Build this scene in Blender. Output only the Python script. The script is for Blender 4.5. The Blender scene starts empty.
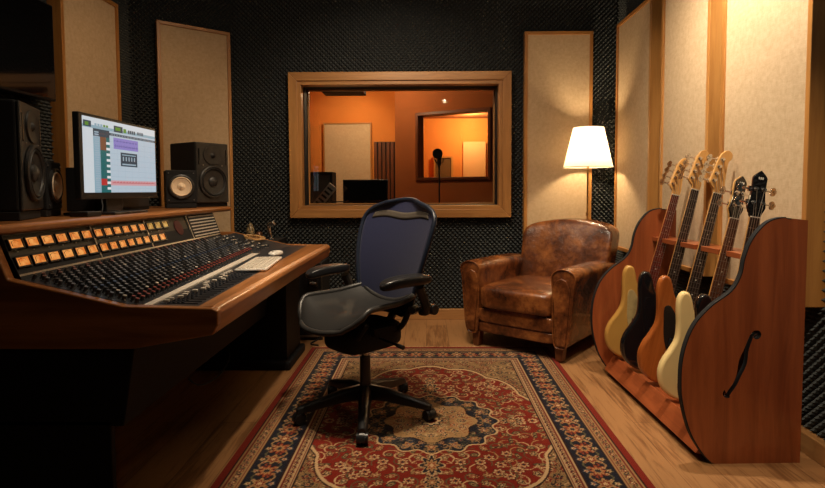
import bpy, bmesh, math, random
import numpy as np
from mathutils import Matrix, Vector

random.seed(7)
SC = bpy.context.scene
COL = SC.collection
PI = math.pi

# ------------------------------------------------------------------ camera
cam_d = bpy.data.cameras.new('camera')
cam = bpy.data.objects.new('camera', cam_d)
COL.objects.link(cam)
_p, _r, _y = .0498, -.0041, -.0096
_f = Vector((math.sin(_y)*math.cos(_p), math.cos(_p)*math.cos(_y), -math.sin(_p)))
_rt = Vector((math.cos(_y), -math.sin(_y), 0))
_up = _rt.cross(_f)
_rt2 = math.cos(_r)*_rt + math.sin(_r)*_up
_up2 = -math.sin(_r)*_rt + math.cos(_r)*_up
cam.matrix_world = Matrix(((_rt2.x, _up2.x, -_f.x, 0), (_rt2.y, _up2.y, -_f.y, 0),
                           (_rt2.z, _up2.z, -_f.z, 1.15), (0, 0, 0, 1)))
cam_d.sensor_width = 36
cam_d.lens = 535.6137/825*36
cam_d.shift_x = -8.4/825
cam_d.shift_y = -27.16/825
cam_d.clip_start = .05
SC.camera = cam

# ------------------------------------------------------------------ world, exposure
SC.view_settings.view_transform = 'Standard'
SC.view_settings.look = 'None'
SC.view_settings.gamma = 1
SC.view_settings.exposure = 0.0
try:
    SC.view_settings.use_curve_mapping = False
except Exception:
    pass
SC.cycles.use_denoising = True
SC.cycles.max_bounces = 8
SC.cycles.transparent_max_bounces = 12
SC.cycles.sample_clamp_indirect = 4
SC.cycles.caustics_reflective = False
SC.cycles.caustics_refractive = False
world = bpy.data.worlds.new('world')
SC.world = world
world.use_nodes = True
world.node_tree.nodes['Background'].inputs[0].default_value = (.9, .75, .6, 1)
world.node_tree.nodes['Background'].inputs[1].default_value = .02

WARM = (1, .66, .36)
WARM2 = (1, .80, .57)


def spot(name, loc, target, power, angle=60, blend=.6, color=WARM, size=.05):
    l = bpy.data.lights.new(name, 'SPOT')
    l.energy = power; l.color = color; l.spot_size = math.radians(angle); l.spot_blend = blend
    l.shadow_soft_size = size
    o = bpy.data.objects.new(name, l)
    COL.objects.link(o)
    o.location = loc
    d = Vector(target)-Vector(loc)
    o.rotation_euler = d.to_track_quat('-Z', 'Y').to_euler()
    return o


def area(name, loc, target, power, sx, sy, color=WARM):
    l = bpy.data.lights.new(name, 'AREA')
    l.shape = 'RECTANGLE'; l.size = sx; l.size_y = sy; l.energy = power; l.color = color
    o = bpy.data.objects.new(name, l)
    COL.objects.link(o)
    o.location = loc
    d = Vector(target)-Vector(loc)
    o.rotation_euler = d.to_track_quat('-Z', 'Y').to_euler()
    return o


def point(name, loc, power, color=WARM, size=.05):
    l = bpy.data.lights.new(name, 'POINT')
    l.energy = power; l.color = color; l.shadow_soft_size = size
    o = bpy.data.objects.new(name, l)
    COL.objects.link(o)
    o.location = loc
    return o


CEIL = 2.95
# track spots of the control room, then two added area fills (all at the ceiling)
spot('spot_guitar_wall', (1.12, 2.50, 2.92), (1.60, 2.60, 1.9), 230, 95, 1, (1, .85, .66), .03)
spot('spot_right_mid', (.85, 3.1, 2.92), (1.62, 3.4, 1.3), 75, 80, 1, WARM2)
spot('spot_rug', (-.05, 2.3, 2.92), (.15, 2.9, 0), 155, 70, .9, WARM2)
spot('spot_armchair', (.15, 3.0, 2.92), (.8, 4.1, .5), 90, 46, .9, WARM2)
spot('spot_rack', (.65, .9, 2.92), (1.38, 2.3, .5), 165, 44, 1, WARM2)
spot('spot_console', (-.50, 2.2, 2.92), (-.95, 2.8, .8), 130, 70, 1, WARM2)
spot('spot_left_panels', (-.9, 2.9, 2.92), (-2.1, 4.1, 1.3), 36, 75, 1, WARM)
spot('spot_window_wall', (-.3, 3.3, 2.92), (-.3, 4.7, 1.2), 80, 100, 1, WARM2)
area('ceiling_bounce', (-.3, 2.9, 2.92), (-.3, 2.9, 0), 12, 2.2, 1.8, (1, .76, .50))  # added area fill standing in for ceiling bounce, not a fixture
area('soft_front', (.1, 2.0, 2.93), (.1, 4.7, .7), 10, 1.6, .3, (1, .86, .70))  # added soft fill that lifts the foam and the blacks, no real lamp
# live room lights beyond the glass
spot('live_room_spot', (-.9, 6.6, 2.7), (-1.1, 7.6, 1.6), 48, 90, 1, (1, .78, .5))
point('live_room_lamp', (-.6, 6.3, 2.45), 34, (1, .72, .42), .12)
point('far_room_lamp', (.75, 9.0, 2.25), 60, (1, .72, .4), .1)


# ------------------------------------------------------------------ materials
def srgb(r, g, b):
    f = lambda c: (c/255/12.92) if c/255 <= .04045 else ((c/255+.055)/1.055)**2.4
    return (f(r), f(g), f(b), 1)


MATS = {}


class NT:
    def __init__(s, name):
        s.m = bpy.data.materials.new(name); s.m.use_nodes = True
        s.t = s.m.node_tree; s.b = s.t.nodes['Principled BSDF']
        MATS[name] = s.m

    def n(s, kind, **kw):
        nd = s.t.nodes.new(kind)
        for k, v in kw.items():
            if k.startswith('i_'):
                nd.inputs[k[2:].replace('_', ' ')].default_value = v
            else:
                setattr(nd, k, v)
        return nd

    def l(s, a, b):
        s.t.links.new(a, b)

    def coords(s, scale=(1, 1, 1), rot=(0, 0, 0)):
        tc = s.n('ShaderNodeTexCoord')
        mp = s.n('ShaderNodeMapping')
        mp.inputs['Scale'].default_value = scale
        mp.inputs['Rotation'].default_value = rot
        s.l(tc.outputs['Object'], mp.inputs['Vector'])
        return mp.outputs['Vector']

    def ramp(s, fac, stops):
        r = s.n('ShaderNodeValToRGB')
        e = r.color_ramp.elements
        while len(e) < len(stops):
            e.new(.5)
        for el, (p, c) in zip(e, stops):
            el.position = p; el.color = c
        s.l(fac, r.inputs['Fac'])
        return r.outputs['Color']

    def bump(s, h, strength, dist=.002):
        b = s.n('ShaderNodeBump')
        b.inputs['Strength'].default_value = strength
        b.inputs['Distance'].default_value = dist
        s.l(h, b.inputs['Height'])
        s.l(b.outputs['Normal'], s.b.inputs['Normal'])


def plain(name, c, rough=.5, metal=0, spec=.5, noise=.12, nscale=60, emit=None, es=0, coat=0):
    t = NT(name)
    v = t.coords()
    nz = t.n('ShaderNodeTexNoise', i_Scale=nscale, i_Detail=3.0)
    t.l(v, nz.inputs['Vector'])
    c2 = tuple(x*(1-noise) for x in c[:3])+(1,)
    c3 = tuple(min(1, x*(1+noise)) for x in c[:3])+(1,)
    t.l(t.ramp(nz.outputs['Fac'], [(.3, c2), (.7, c3)]), t.b.inputs['Base Color'])
    t.b.inputs['Roughness'].default_value = rough
    t.b.inputs['Metallic'].default_value = metal
    t.b.inputs['Specular IOR Level'].default_value = spec
    t.b.inputs['Coat Weight'].default_value = coat
    if emit:
        t.b.inputs['Emission Color'].default_value = emit
        t.b.inputs['Emission Strength'].default_value = es
    return t.m


def wood(name, light, dark, axis='z', scale=6, rough=.4, coat=.15, stretch=14):
    """grain runs along axis"""
    t = NT(name)
    st = {'x': (1, stretch, stretch), 'y': (stretch, 1, stretch), 'z': (stretch, stretch, 1)}[axis]
    v = t.coords(st)
    nz = t.n('ShaderNodeTexNoise', i_Scale=scale*.35, i_Detail=8.0, i_Roughness=.65, i_Distortion=.8)
    t.l(v, nz.inputs['Vector'])
    v2 = t.coords(tuple(x*.25 for x in st))
    n2 = t.n('ShaderNodeTexNoise', i_Scale=scale*.5, i_Detail=3.0)
    t.l(v2, n2.inputs['Vector'])
    mx = t.n('ShaderNodeMath', operation='ADD')
    m2 = t.n('ShaderNodeMath', operation='MULTIPLY'); m2.inputs[1].default_value = .5
    t.l(n2.outputs['Fac'], m2.inputs[0])
    m3 = t.n('ShaderNodeMath', operation='MULTIPLY'); m3.inputs[1].default_value = .5
    t.l(nz.outputs['Fac'], m3.inputs[0])
    t.l(m2.outputs[0], mx.inputs[0]); t.l(m3.outputs[0], mx.inputs[1])
    t.l(t.ramp(mx.outputs[0], [(.36, dark), (.62, light)]), t.b.inputs['Base Color'])
    t.b.inputs['Roughness'].default_value = rough
    t.b.inputs['Coat Weight'].default_value = coat
    t.b.inputs['Coat Roughness'].default_value = .2
    t.bump(mx.outputs[0], .25, .001)
    return t.m


def woods(name, light, dark, **k):
    return {a: wood(name+'_'+a, light, dark, axis=a, **k) for a in 'xyz'}


W_FRAME = woods('panel_frame_wood', srgb(192, 136, 72), srgb(154, 100, 46))
W_WIN = woods('window_wood', srgb(196, 142, 82), srgb(158, 106, 56))
W_CONS = woods('console_wood', srgb(184, 120, 66), srgb(122, 72, 36), rough=.3, coat=.4)
W_RACK = woods('rack_wood', srgb(158, 84, 46), srgb(120, 58, 30), rough=.28, coat=.35)
W_BASE = woods('baseboard_wood', srgb(196, 146, 92), srgb(160, 112, 66))
W_DARK = woods('slat_wood', srgb(120, 66, 34), srgb(70, 36, 18))
W_NECK = woods('maple_neck', srgb(214, 164, 96), srgb(190, 134, 68), rough=.3, coat=.4)
W_BROWN = woods('bass_brown_wood', srgb(170, 96, 42), srgb(128, 64, 24), rough=.25, coat=.6)
W_BOARD = woods('fretboard_rosewood', srgb(58, 40, 32), srgb(38, 26, 22), rough=.4)
W_BOARDM = woods('fretboard_brown', srgb(108, 66, 44), srgb(80, 46, 30), rough=.4)
W_BOARDR = woods('fretboard_redwood', srgb(130, 52, 36), srgb(92, 32, 24), rough=.4)

M_BLACK = plain('black_paint', (.007, .0075, .009, 1), .6, spec=.25)
M_BLACKMAT = plain('black_matte', (.010, .010, .011, 1), .75, spec=.3)
M_PLASTIC = plain('black_plastic', (.014, .014, .015, 1), .32)
M_CHARCOAL = plain('charcoal_plastic', (.025, .024, .023, 1), .4)
M_KNOB = plain('knob_body', (.05, .052, .056, 1), .25)
M_GLOSS = plain('gloss_black', (.004, .004, .005, 1), .08, coat=.5)
M_CHROME = plain('chrome', (.75, .73, .7, 1), .18, 1)
M_STEEL = plain('brushed_steel', (.45, .43, .4, 1), .35, 1)
M_BRASS = plain('brass', (.8, .55, .25, 1), .25, 1)
M_WHITE = plain('white_plastic', srgb(225, 220, 210), .4)
M_OFFWHITE = plain('strip_white', srgb(205, 195, 180), .6)
M_RED = plain('red_cap', srgb(150, 66, 56), .4)
M_GREYCAP = plain('grey_cap', srgb(112, 114, 118), .3)
M_NAVYRIM = plain('navy_edging', srgb(24, 32, 48), .35)
M_CREAM = plain('cream_lacquer', srgb(222, 196, 138), .2, coat=.6, noise=.04, nscale=8)
M_GOLD = plain('yellowed_lacquer', srgb(176, 132, 66), .2, coat=.6, noise=.08, nscale=8)
M_BLACKLAQ = plain('black_lacquer', (.006, .006, .007, 1), .1, coat=.8)
M_GUARD = plain('dark_pickguard', (.012, .01, .01, 1), .25)
M_GUARDW = plain('pale_pickguard', srgb(164, 142, 96), .3)
M_STRING = plain('string_steel', (.6, .57, .52, 1), .3, 1)
M_ORANGE = plain('orange_plaster', srgb(218, 136, 66), .9, spec=.1, noise=.05, nscale=3)
M_BROWNWALL = plain('brown_plaster', srgb(152, 94, 56), .85, spec=.1, noise=.05, nscale=3)
M_CEIL = plain('ceiling_paint', srgb(60, 48, 38), .9)
M_LIVEFLOOR = plain('live_room_floor', srgb(110, 70, 40), .5)
M_CONE = plain('pale_paper_cone', srgb(240, 216, 184), .7, noise=.05)
M_RUBBER = plain('driver_rubber', (.012, .012, .013, 1), .5)
M_CONEDK = plain('dark_cone', (.03, .029, .028, 1), .35)
M_FRINGE = plain('rug_fringe', srgb(190, 160, 120), .9)
M_SURF = plain('console_face', (.03, .032, .038, 1), .3, noise=.3, nscale=200)
M_BRIDGE = plain('meter_bridge_face', srgb(34, 30, 22), .5)


def m_linen():
    t = NT('linen_cloth')
    v = t.coords((1, 1, 1))
    w1 = t.n('ShaderNodeTexNoise', i_Scale=160.0, i_Detail=2.0)
    vm = t.coords((6, 6, .25)); t.l(vm, w1.inputs['Vector'])
    w2 = t.n('ShaderNodeTexNoise', i_Scale=160.0, i_Detail=2.0)
    vn = t.coords((.25, .25, 6)); t.l(vn, w2.inputs['Vector'])
    n3 = t.n('ShaderNodeTexNoise', i_Scale=45.0, i_Detail=3.0); t.l(v, n3.inputs['Vector'])
    a = t.n('ShaderNodeMath', operation='ADD'); t.l(w1.outputs['Fac'], a.inputs[0]); t.l(w2.outputs['Fac'], a.inputs[1])
    b = t.n('ShaderNodeMath', operation='ADD'); t.l(a.outputs[0], b.inputs[0]); t.l(n3.outputs['Fac'], b.inputs[1])
    c = t.n('ShaderNodeMath', operation='MULTIPLY'); c.inputs[1].default_value = 1/3
    t.l(b.outputs[0], c.inputs[0])
    t.l(t.ramp(c.outputs[0], [(.36, srgb(188, 160, 126)), (.64, srgb(212, 188, 154))]), t.b.inputs['Base Color'])
    t.b.inputs['Roughness'].default_value = .95
    t.b.inputs['Specular IOR Level'].default_value = .1
    t.bump(c.outputs[0], .5, .001)
    return t.m


def m_foam():
    t = NT('acoustic_foam')
    v = t.coords()
    nz = t.n('ShaderNodeTexNoise', i_Scale=300.0, i_Detail=2.0); t.l(v, nz.inputs['Vector'])
    t.l(t.ramp(nz.outputs['Fac'], [(.3, (.052, .060, .062, 1)), (.7, (.082, .090, .090, 1))]), t.b.inputs['Base Color'])
    t.b.inputs['Roughness'].default_value = .85
    t.b.inputs['Specular IOR Level'].default_value = .25
    return t.m


def m_leather():
    t = NT('aged_brown_leather')
    v = t.coords()
    n1 = t.n('ShaderNodeTexNoise', i_Scale=5.0, i_Detail=8.0, i_Roughness=.62, i_Distortion=.5); t.l(v, n1.inputs['Vector'])
    n2 = t.n('ShaderNodeTexNoise', i_Scale=38.0, i_Detail=5.0, i_Roughness=.7); t.l(v, n2.inputs['Vector'])
    m = t.n('ShaderNodeMath', operation='MULTIPLY_ADD'); m.inputs[1].default_value = .28
    t.l(n2.outputs['Fac'], m.inputs[0]); t.l(n1.outputs['Fac'], m.inputs[2])
    t.l(t.ramp(m.outputs[0], [(.44, srgb(40, 20, 10)), (.62, srgb(96, 51, 25)), (.85, srgb(158, 96, 48))]), t.b.inputs['Base Color'])
    t.b.inputs['Roughness'].default_value = .27
    t.b.inputs['Coat Weight'].default_value = .3
    vo = t.n('ShaderNodeTexVoronoi', i_Scale=220.0); t.l(v, vo.inputs['Vector'])
    n4 = t.n('ShaderNodeTexNoise', i_Scale=9.0, i_Detail=6.0, i_Roughness=.6); t.l(v, n4.inputs['Vector'])
    ad = t.n('ShaderNodeMath', operation='MULTIPLY_ADD'); ad.inputs[1].default_value = .12
    t.l(vo.outputs['Distance'], ad.inputs[0]); t.l(n4.outputs['Fac'], ad.inputs[2])
    t.bump(ad.outputs[0], .6, .012)
    return t.m


def m_floor():
    t = NT('oak_planks')
    v = t.coords((1, 1, 1), (0, 0, PI/2))
    br = t.n('ShaderNodeTexBrick')
    br.offset = .37
    br.inputs['Scale'].default_value = 1
    br.inputs['Brick Width'].default_value = 1.9
    br.inputs['Row Height'].default_value = .17
    br.inputs['Mortar Size'].default_value = .0022
    br.inputs['Mortar Smooth'].default_value = .2
    br.inputs['Bias'].default_value = 0
    br.inputs['Color1'].default_value = (.32, .32, .32, 1)
    br.inputs['Color2'].default_value = (.72, .72, .72, 1)
    br.inputs['Mortar'].default_value = (0, 0, 0, 1)
    t.l(v, br.inputs['Vector'])
    g = t.coords((16, 1, 1))
    n1 = t.n('ShaderNodeTexNoise', i_Scale=2.2, i_Detail=9.0, i_Roughness=.66, i_Distortion=1.2); t.l(g, n1.inputs['Vector'])
    g2 = t.coords((5, 1, 1))
    n2 = t.n('ShaderNodeTexNoise', i_Scale=1.6, i_Detail=4.0, i_Distortion=2.0); t.l(g2, n2.inputs['Vector'])
    a = t.n('ShaderNodeMath', operation='MULTIPLY_ADD'); a.inputs[1].default_value = .45
    t.l(br.outputs['Color'], a.inputs[0]); t.l(n1.outputs['Fac'], a.inputs[2])
    b = t.n('ShaderNodeMath', operation='MULTIPLY_ADD'); b.inputs[1].default_value = .5
    t.l(n2.outputs['Fac'], b.inputs[0]); t.l(a.outputs[0], b.inputs[2])
    t.l(t.ramp(b.outputs[0], [(.55, srgb(84, 54, 31)), (.85, srgb(126, 85, 50)), (1.0, srgb(158, 114, 72))]), t.b.inputs['Base Color'])
    t.b.inputs['Roughness'].default_value = .42
    t.bump(b.outputs[0], .2, .002)
    return t.m


def m_glass():
    t = NT('window_glass')
    t.t.nodes.remove(t.b)
    out = t.t.nodes['Material Output']
    tr = t.n('ShaderNodeBsdfTransparent'); tr.inputs[0].default_value = (.93, .93, .9, 1)
    gl = t.n('ShaderNodeBsdfGlossy'); gl.inputs['Roughness'].default_value = .02
    fr = t.n('ShaderNodeFresnel', i_IOR=1.5)
    mx = t.n('ShaderNodeMixShader')
    t.l(fr.outputs[0], mx.inputs[0]); t.l(tr.outputs[0], mx.inputs[1]); t.l(gl.outputs[0], mx.inputs[2])
    t.l(mx.outputs[0], out.inputs[0])
    return t.m


def m_shade():
    t = NT('lampshade_cloth')
    out = t.t.nodes['Material Output']
    tl = t.n('ShaderNodeBsdfTranslucent'); tl.inputs[0].default_value = (.95, .86, .7, 1)
    df = t.n('ShaderNodeBsdfDiffuse'); df.inputs[0].default_value = (.85, .78, .65, 1)
    v = t.coords((1, 1, .1)); nz = t.n('ShaderNodeTexNoise', i_Scale=220.0); t.l(v, nz.inputs['Vector'])
    t.l(t.ramp(nz.outputs['Fac'], [(.3, (.86, .76, .6, 1)), (.7, (.96, .88, .74, 1))]), tl.inputs[0])
    mx = t.n('ShaderNodeMixShader'); mx.inputs[0].default_value = .45
    t.l(tl.outputs[0], mx.inputs[1]); t.l(df.outputs[0], mx.inputs[2])
    t.t.nodes.remove(t.b)
    t.l(mx.outputs[0], out.inputs[0])
    return t.m


def m_net(name, c, hole=.2, scale=260, sheen=.2):
    """woven net with see-through gaps"""
    t = NT(name)
    out = t.t.nodes['Material Output']
    v = t.coords()
    wv = t.n('ShaderNodeTexNoise', i_Scale=float(scale), i_Detail=1.0); 
    v2 = t.coords((1, 1, .2)); t.l(v2, wv.inputs['Vector'])
    gt = t.n('ShaderNodeMath', operation='MULTIPLY'); gt.inputs[1].default_value = hole*2
    t.l(wv.outputs['Fac'], gt.inputs[0])
    tr = t.n('ShaderNodeBsdfTransparent')
    t.b.inputs['Base Color'].default_value = c
    t.b.inputs['Roughness'].default_value = .6
    t.b.inputs['Sheen Weight'].default_value = sheen
    mx = t.n('ShaderNodeMixShader')
    t.l(gt.outputs[0], mx.inputs[0]); t.l(t.b.outputs[0], mx.inputs[1]); t.l(tr.outputs[0], mx.inputs[2])
    t.l(mx.outputs[0], out.inputs[0])
    return t.m


def m_rug():
    t = NT('rug_pile')
    at = t.n('ShaderNodeAttribute'); at.attribute_name = 'weave'
    v = t.coords()
    nz = t.n('ShaderNodeTexNoise', i_Scale=420.0, i_Detail=2.0); t.l(v, nz.inputs['Vector'])
    hs = t.n('ShaderNodeHueSaturation')
    mr = t.n('ShaderNodeMapRange'); mr.inputs['To Min'].default_value = .6; mr.inputs['To Max'].default_value = 1.4
    t.l(nz.outputs['Fac'], mr.inputs['Value'])
    t.l(mr.outputs[0], hs.inputs['Value'])
    t.l(at.outputs['Color'], hs.inputs['Color'])
    t.l(hs.outputs['Color'], t.b.inputs['Base Color'])
    t.b.inputs['Roughness'].default_value = .95
    t.b.inputs['Specular IOR Level'].default_value = .1
    t.b.inputs['Sheen Weight'].default_value = .1
    t.bump(nz.outputs['Fac'], .6, .003)
    return t.m


def m_mottled():
    t = NT('mottled_ceramic')
    v = t.coords()
    vo = t.n('ShaderNodeTexVoronoi', i_Scale=60.0); t.l(v, vo.inputs['Vector'])
    t.l(t.ramp(vo.outputs['Distance'], [(.2, srgb(50, 42, 30)), (.6, srgb(150, 130, 96))]), t.b.inputs['Base Color'])
    t.b.inputs['Roughness'].default_value = .35
    return t.m


M_LINEN = m_linen(); M_FOAM = m_foam(); M_LEATHER = m_leather(); M_FLOOR = m_floor()
M_GLASS = m_glass(); M_SHADE = m_shade(); M_RUG = m_rug(); M_MOTTLED = m_mottled()
M_NETBLUE = m_net('blue_back_net', srgb(10, 20, 62), .1)
M_NETSEAT = m_net('charcoal_seat_net', srgb(15, 14, 14), .04, sheen=.03)


def emissive(name, c, s, base=(.02, .02, .02, 1)):
    t = NT(name)
    t.b.inputs['Base Color'].default_value = base
    t.b.inputs['Emission Color'].default_value = c
    t.b.inputs['Emission Strength'].default_value = s
    t.b.inputs['Roughness'].default_value = .25
    return t.m


M_DIAL = emissive('amber_dial', (1, .33, .06, 1), .8)
M_DIALY = emissive('yellow_dial', (1, .58, .12, 1), .38)
def dial_mat(name, c1, c2, st):
    t = NT(name)
    v = t.coords()
    nz = t.n('ShaderNodeTexNoise', i_Scale=38.0, i_Detail=3.0, i_Roughness=.6); t.l(v, nz.inputs['Vector'])
    t.l(t.ramp(nz.outputs['Fac'], [(.38, c1), (.62, c2)]), t.b.inputs['Emission Color'])
    t.b.inputs['Base Color'].default_value = (.05, .03, .015, 1)
    t.b.inputs['Emission Strength'].default_value = st
    t.b.inputs['Roughness'].default_value = .3
    return t.m


M_DIAL = dial_mat('amber_dial_glow', (.75, .17, .02, 1), (1, .42, .10, 1), .78)
M_DIALY = dial_mat('yellow_dial_glow', (.5, .2, .02, 1), (1, .6, .14, 1), .5)
M_LAMPDISC = emissive('downlight_disc', (1, .8, .55, 1), 150)
M_BULB = emissive('bulb_glow', (1, .75, .45, 1), 12)

# ------------------------------------------------------------------ object helpers
WM = {}


def wm(o):
    return WM.get(o.name, Matrix.Identity(4))


def thing(name, label, cat, loc=(0, 0, 0), rotz=0, group=None, mat=None):
    o = bpy.data.objects.new(name, None)
    COL.objects.link(o)
    M = mat if mat is not None else Matrix.Translation(loc) @ Matrix.Rotation(rotz, 4, 'Z')
    o.matrix_world = M
    o.empty_display_size = .1
    WM[o.name] = M.copy()
    o['label'] = label; o['category'] = cat
    if group:
        o['group'] = group
    return o


def tag(o, label=None, cat=None, group=None, kind=None):
    if label: o['label'] = label
    if cat: o['category'] = cat
    if group: o['group'] = group
    if kind: o['kind'] = kind
    return o


class MB:
    def __init__(s):
        s.v = []; s.f = []; s.mi = []; s.m = 0

    def add(s, vs, fs, M=None):
        n = len(s.v)
        for p in vs:
            p = Vector(p)
            s.v.append(M @ p if M is not None else p)
        for f in fs:
            s.f.append([n+i for i in f]); s.mi.append(s.m)
        return s

    def mat(s, i):
        s.m = i
        return s

    def box(s, x0, x1, y0, y1, z0, z1, M=None):
        vs = [(x, y, z) for x in (x0, x1) for y in (y0, y1) for z in (z0, z1)]
        return s.add(vs, [(0, 1, 3, 2), (4, 6, 7, 5), (0, 4, 5, 1), (2, 3, 7, 6), (0, 2, 6, 4), (1, 5, 7, 3)], M)

    def cyl(s, a, b, r0, r1=None, n=16, cap=True):
        r1 = r0 if r1 is None else r1
        a = Vector(a); b = Vector(b)
        d = (b-a).normalized()
        u = d.orthogonal().normalized(); w = d.cross(u)
        vs = []
        for c, r in ((a, r0), (b, r1)):
            for i in range(n):
                t = 2*PI*i/n
                vs.append(c+u*math.cos(t)*r+w*math.sin(t)*r)
        fs = [(i, (i+1) % n, n+(i+1) % n, n+i) for i in range(n)]
        if cap:
            fs += [tuple(range(n-1, -1, -1)), tuple(range(n, 2*n))]
        return s.add(vs, fs)

    def lathe(s, prof, n=24, M=None, cap=True):
        """prof: list of (r, z)"""
        vs = []; fs = []
        for r, z in prof:
            for i in range(n):
                t = 2*PI*i/n
                vs.append((r*math.cos(t), r*math.sin(t), z))
        for j in range(len(prof)-1):
            for i in range(n):
                a = j*n+i; b = j*n+(i+1) % n
                fs.append((a, b, b+n, a+n))
        if cap:
            fs.append(tuple(range(n-1, -1, -1)))
            k = (len(prof)-1)*n
            fs.append(tuple(range(k, k+n)))
        return s.add(vs, fs, M)

    def prism(s, poly, a, b, axis='y', M=None):
        """poly in the other two axes, extruded a..b along axis"""
        def mk(p, t):
            return {'y': (p[0], t, p[1]), 'x': (t, p[0], p[1]), 'z': (p[0], p[1], t)}[axis]
        n = len(poly)
        vs = [mk(p, a) for p in poly]+[mk(p, b) for p in poly]
        fs = [tuple(range(n)), tuple(range(2*n-1, n-1, -1))]
        fs += [(i, n+i, n+(i+1) % n, (i+1) % n) for i in range(n)]
        return s.add(vs, fs, M)

    def tube(s, pts, r, n=10, closed=False, flat=1.0):
        pts = [Vector(p) for p in pts]
        m = len(pts)
        rs = r if isinstance(r, (list, tuple)) else [r]*m
        vs = []; fs = []
        pu = None
        for i, p in enumerate(pts):
            if closed:
                d = pts[(i+1) % m]-pts[i-1]
            else:
                d = pts[min(i+1, m-1)]-pts[max(i-1, 0)]
            d.normalize()
            if pu is None:
                u = d.orthogonal().normalized()
            else:
                u = (pu-d*pu.dot(d)).normalized()
            pu = u
            w = d.cross(u)
            for k in range(n):
                t = 2*PI*k/n
                vs.append(p+u*math.cos(t)*rs[i]+w*math.sin(t)*rs[i]*flat)
        rng = m if closed else m-1
        for i in range(rng):
            j = (i+1) % m
            # find best twist alignment for closing ring
            for k in range(n):
                fs.append((i*n+k, i*n+(k+1) % n, j*n+(k+1) % n, j*n+k))
        if not closed:
            fs.append(tuple(range(n-1, -1, -1)))
            fs.append(tuple(range((m-1)*n, m*n)))
        return s.add(vs, fs)

    def grid(s, fn, nu, nv, M=None, wrapu=False):
        vs = [fn(i/(nu if wrapu else nu-1), j/(nv-1)) for j in range(nv) for i in range(nu)]
        fs = []
        for j in range(nv-1):
            for i in range(nu if wrapu else nu-1):
                a = j*nu+i; b = j*nu+(i+1) % nu
                fs.append((a, b, b+nu, a+nu))
        return s.add(vs, fs, M)

    def soft(s, c, size, e=.35, puff=0, n=14, M=None, fn=None):
        """rounded cushion block"""
        cx, cy, cz = c; sx, sy, sz = (size[0]/2, size[1]/2, size[2]/2)
        bm = bmesh.new()
        bmesh.ops.create_cube(bm, size=2)
        bmesh.ops.subdivide_edges(bm, edges=bm.edges[:], cuts=n, use_grid_fill=True)
        bm.verts.ensure_lookup_table()
        idx = {}
        vs = []
        p = 2/e
        for i, v in enumerate(bm.verts):
            q = v.co.copy()
            L = (abs(q.x)**p+abs(q.y)**p+abs(q.z)**p)**(1/p)
            q /= L
            r = Vector((q.x*sx, q.y*sy, q.z*sz))
            if puff:
                r.z += puff*(1-q.x*q.x)*(1-q.y*q.y)*(1 if q.z > 0 else 0)*max(0, q.z)
            if fn:
                r = Vector(fn(q, r))
            vs.append((r.x+cx, r.y+cy, r.z+cz)); idx[v] = i
        fs = [[idx[v] for v in f.verts] for f in bm.faces]
        bm.free()
        return s.add(vs, fs, M)

    def build(s, name, mats, parent=None, smooth=False, bevel=0, world=False, seg=2, angle=35, sub=0, solid=0):
        me = bpy.data.meshes.new(name)
        me.from_pydata([tuple(v) for v in s.v], [], s.f)
        me.validate()
        bm = bmesh.new(); bm.from_mesh(me)
        bmesh.ops.recalc_face_normals(bm, faces=bm.faces[:])
        bm.to_mesh(me); bm.free()
        if not isinstance(mats, (list, tuple)):
            mats = [mats]
        for m in mats:
            me.materials.append(m)
        if len(mats) > 1 and len(me.polygons) == len(s.mi):
            me.polygons.foreach_set('material_index', s.mi)
        if smooth:
            me.polygons.foreach_set('use_smooth', [True]*len(me.polygons))
        o = bpy.data.objects.new(name, me)
        COL.objects.link(o)
        if parent is not None:
            if world:
                me.transform(wm(parent).inverted())
            o.parent = parent
            WM[o.name] = wm(parent).copy()
        if smooth and smooth != 'all':
            me.set_sharp_from_angle(angle=math.radians(angle))
        if solid:
            md = o.modifiers.new('solid', 'SOLIDIFY'); md.thickness = solid; md.offset = 0
        if bevel:
            md = o.modifiers.new('bevel', 'BEVEL'); md.width = bevel; md.segments = seg
            md.limit_method = 'ANGLE'; md.angle_limit = math.radians(32)
            md.harden_normals = False
        if sub:
            md = o.modifiers.new('sub', 'SUBSURF'); md.levels = sub; md.render_levels = sub
        return o


def copy_obj(o, parent, mat=None):
    c = o.copy()
    COL.objects.link(c)
    c.parent = parent
    if mat is not None:
        c.matrix_local = mat
    for ch in list(o.children):
        copy_obj(ch, c)
    return c


def spline(pts, n=8, closed=True):
    """Catmull-Rom through 2D or 3D points"""
    out = []
    m = len(pts)
    P = [Vector(p) for p in pts]
    rng = m if closed else m-1
    for i in range(rng):
        if closed:
            a, b, c, d = P[i-1], P[i], P[(i+1) % m], P[(i+2) % m]
        else:
            a, b, c, d = P[max(i-1, 0)], P[i], P[i+1], P[min(i+2, m-1)]
        for k in range(n):
            t = k/n
            out.append(tuple(.5*((2*b)+(-a+c)*t+(2*a-5*b+4*c-d)*t*t+(-a+3*b-3*c+d)*t**3)))
    if not closed:
        out.append(tuple(P[-1]))
    return out


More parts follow.
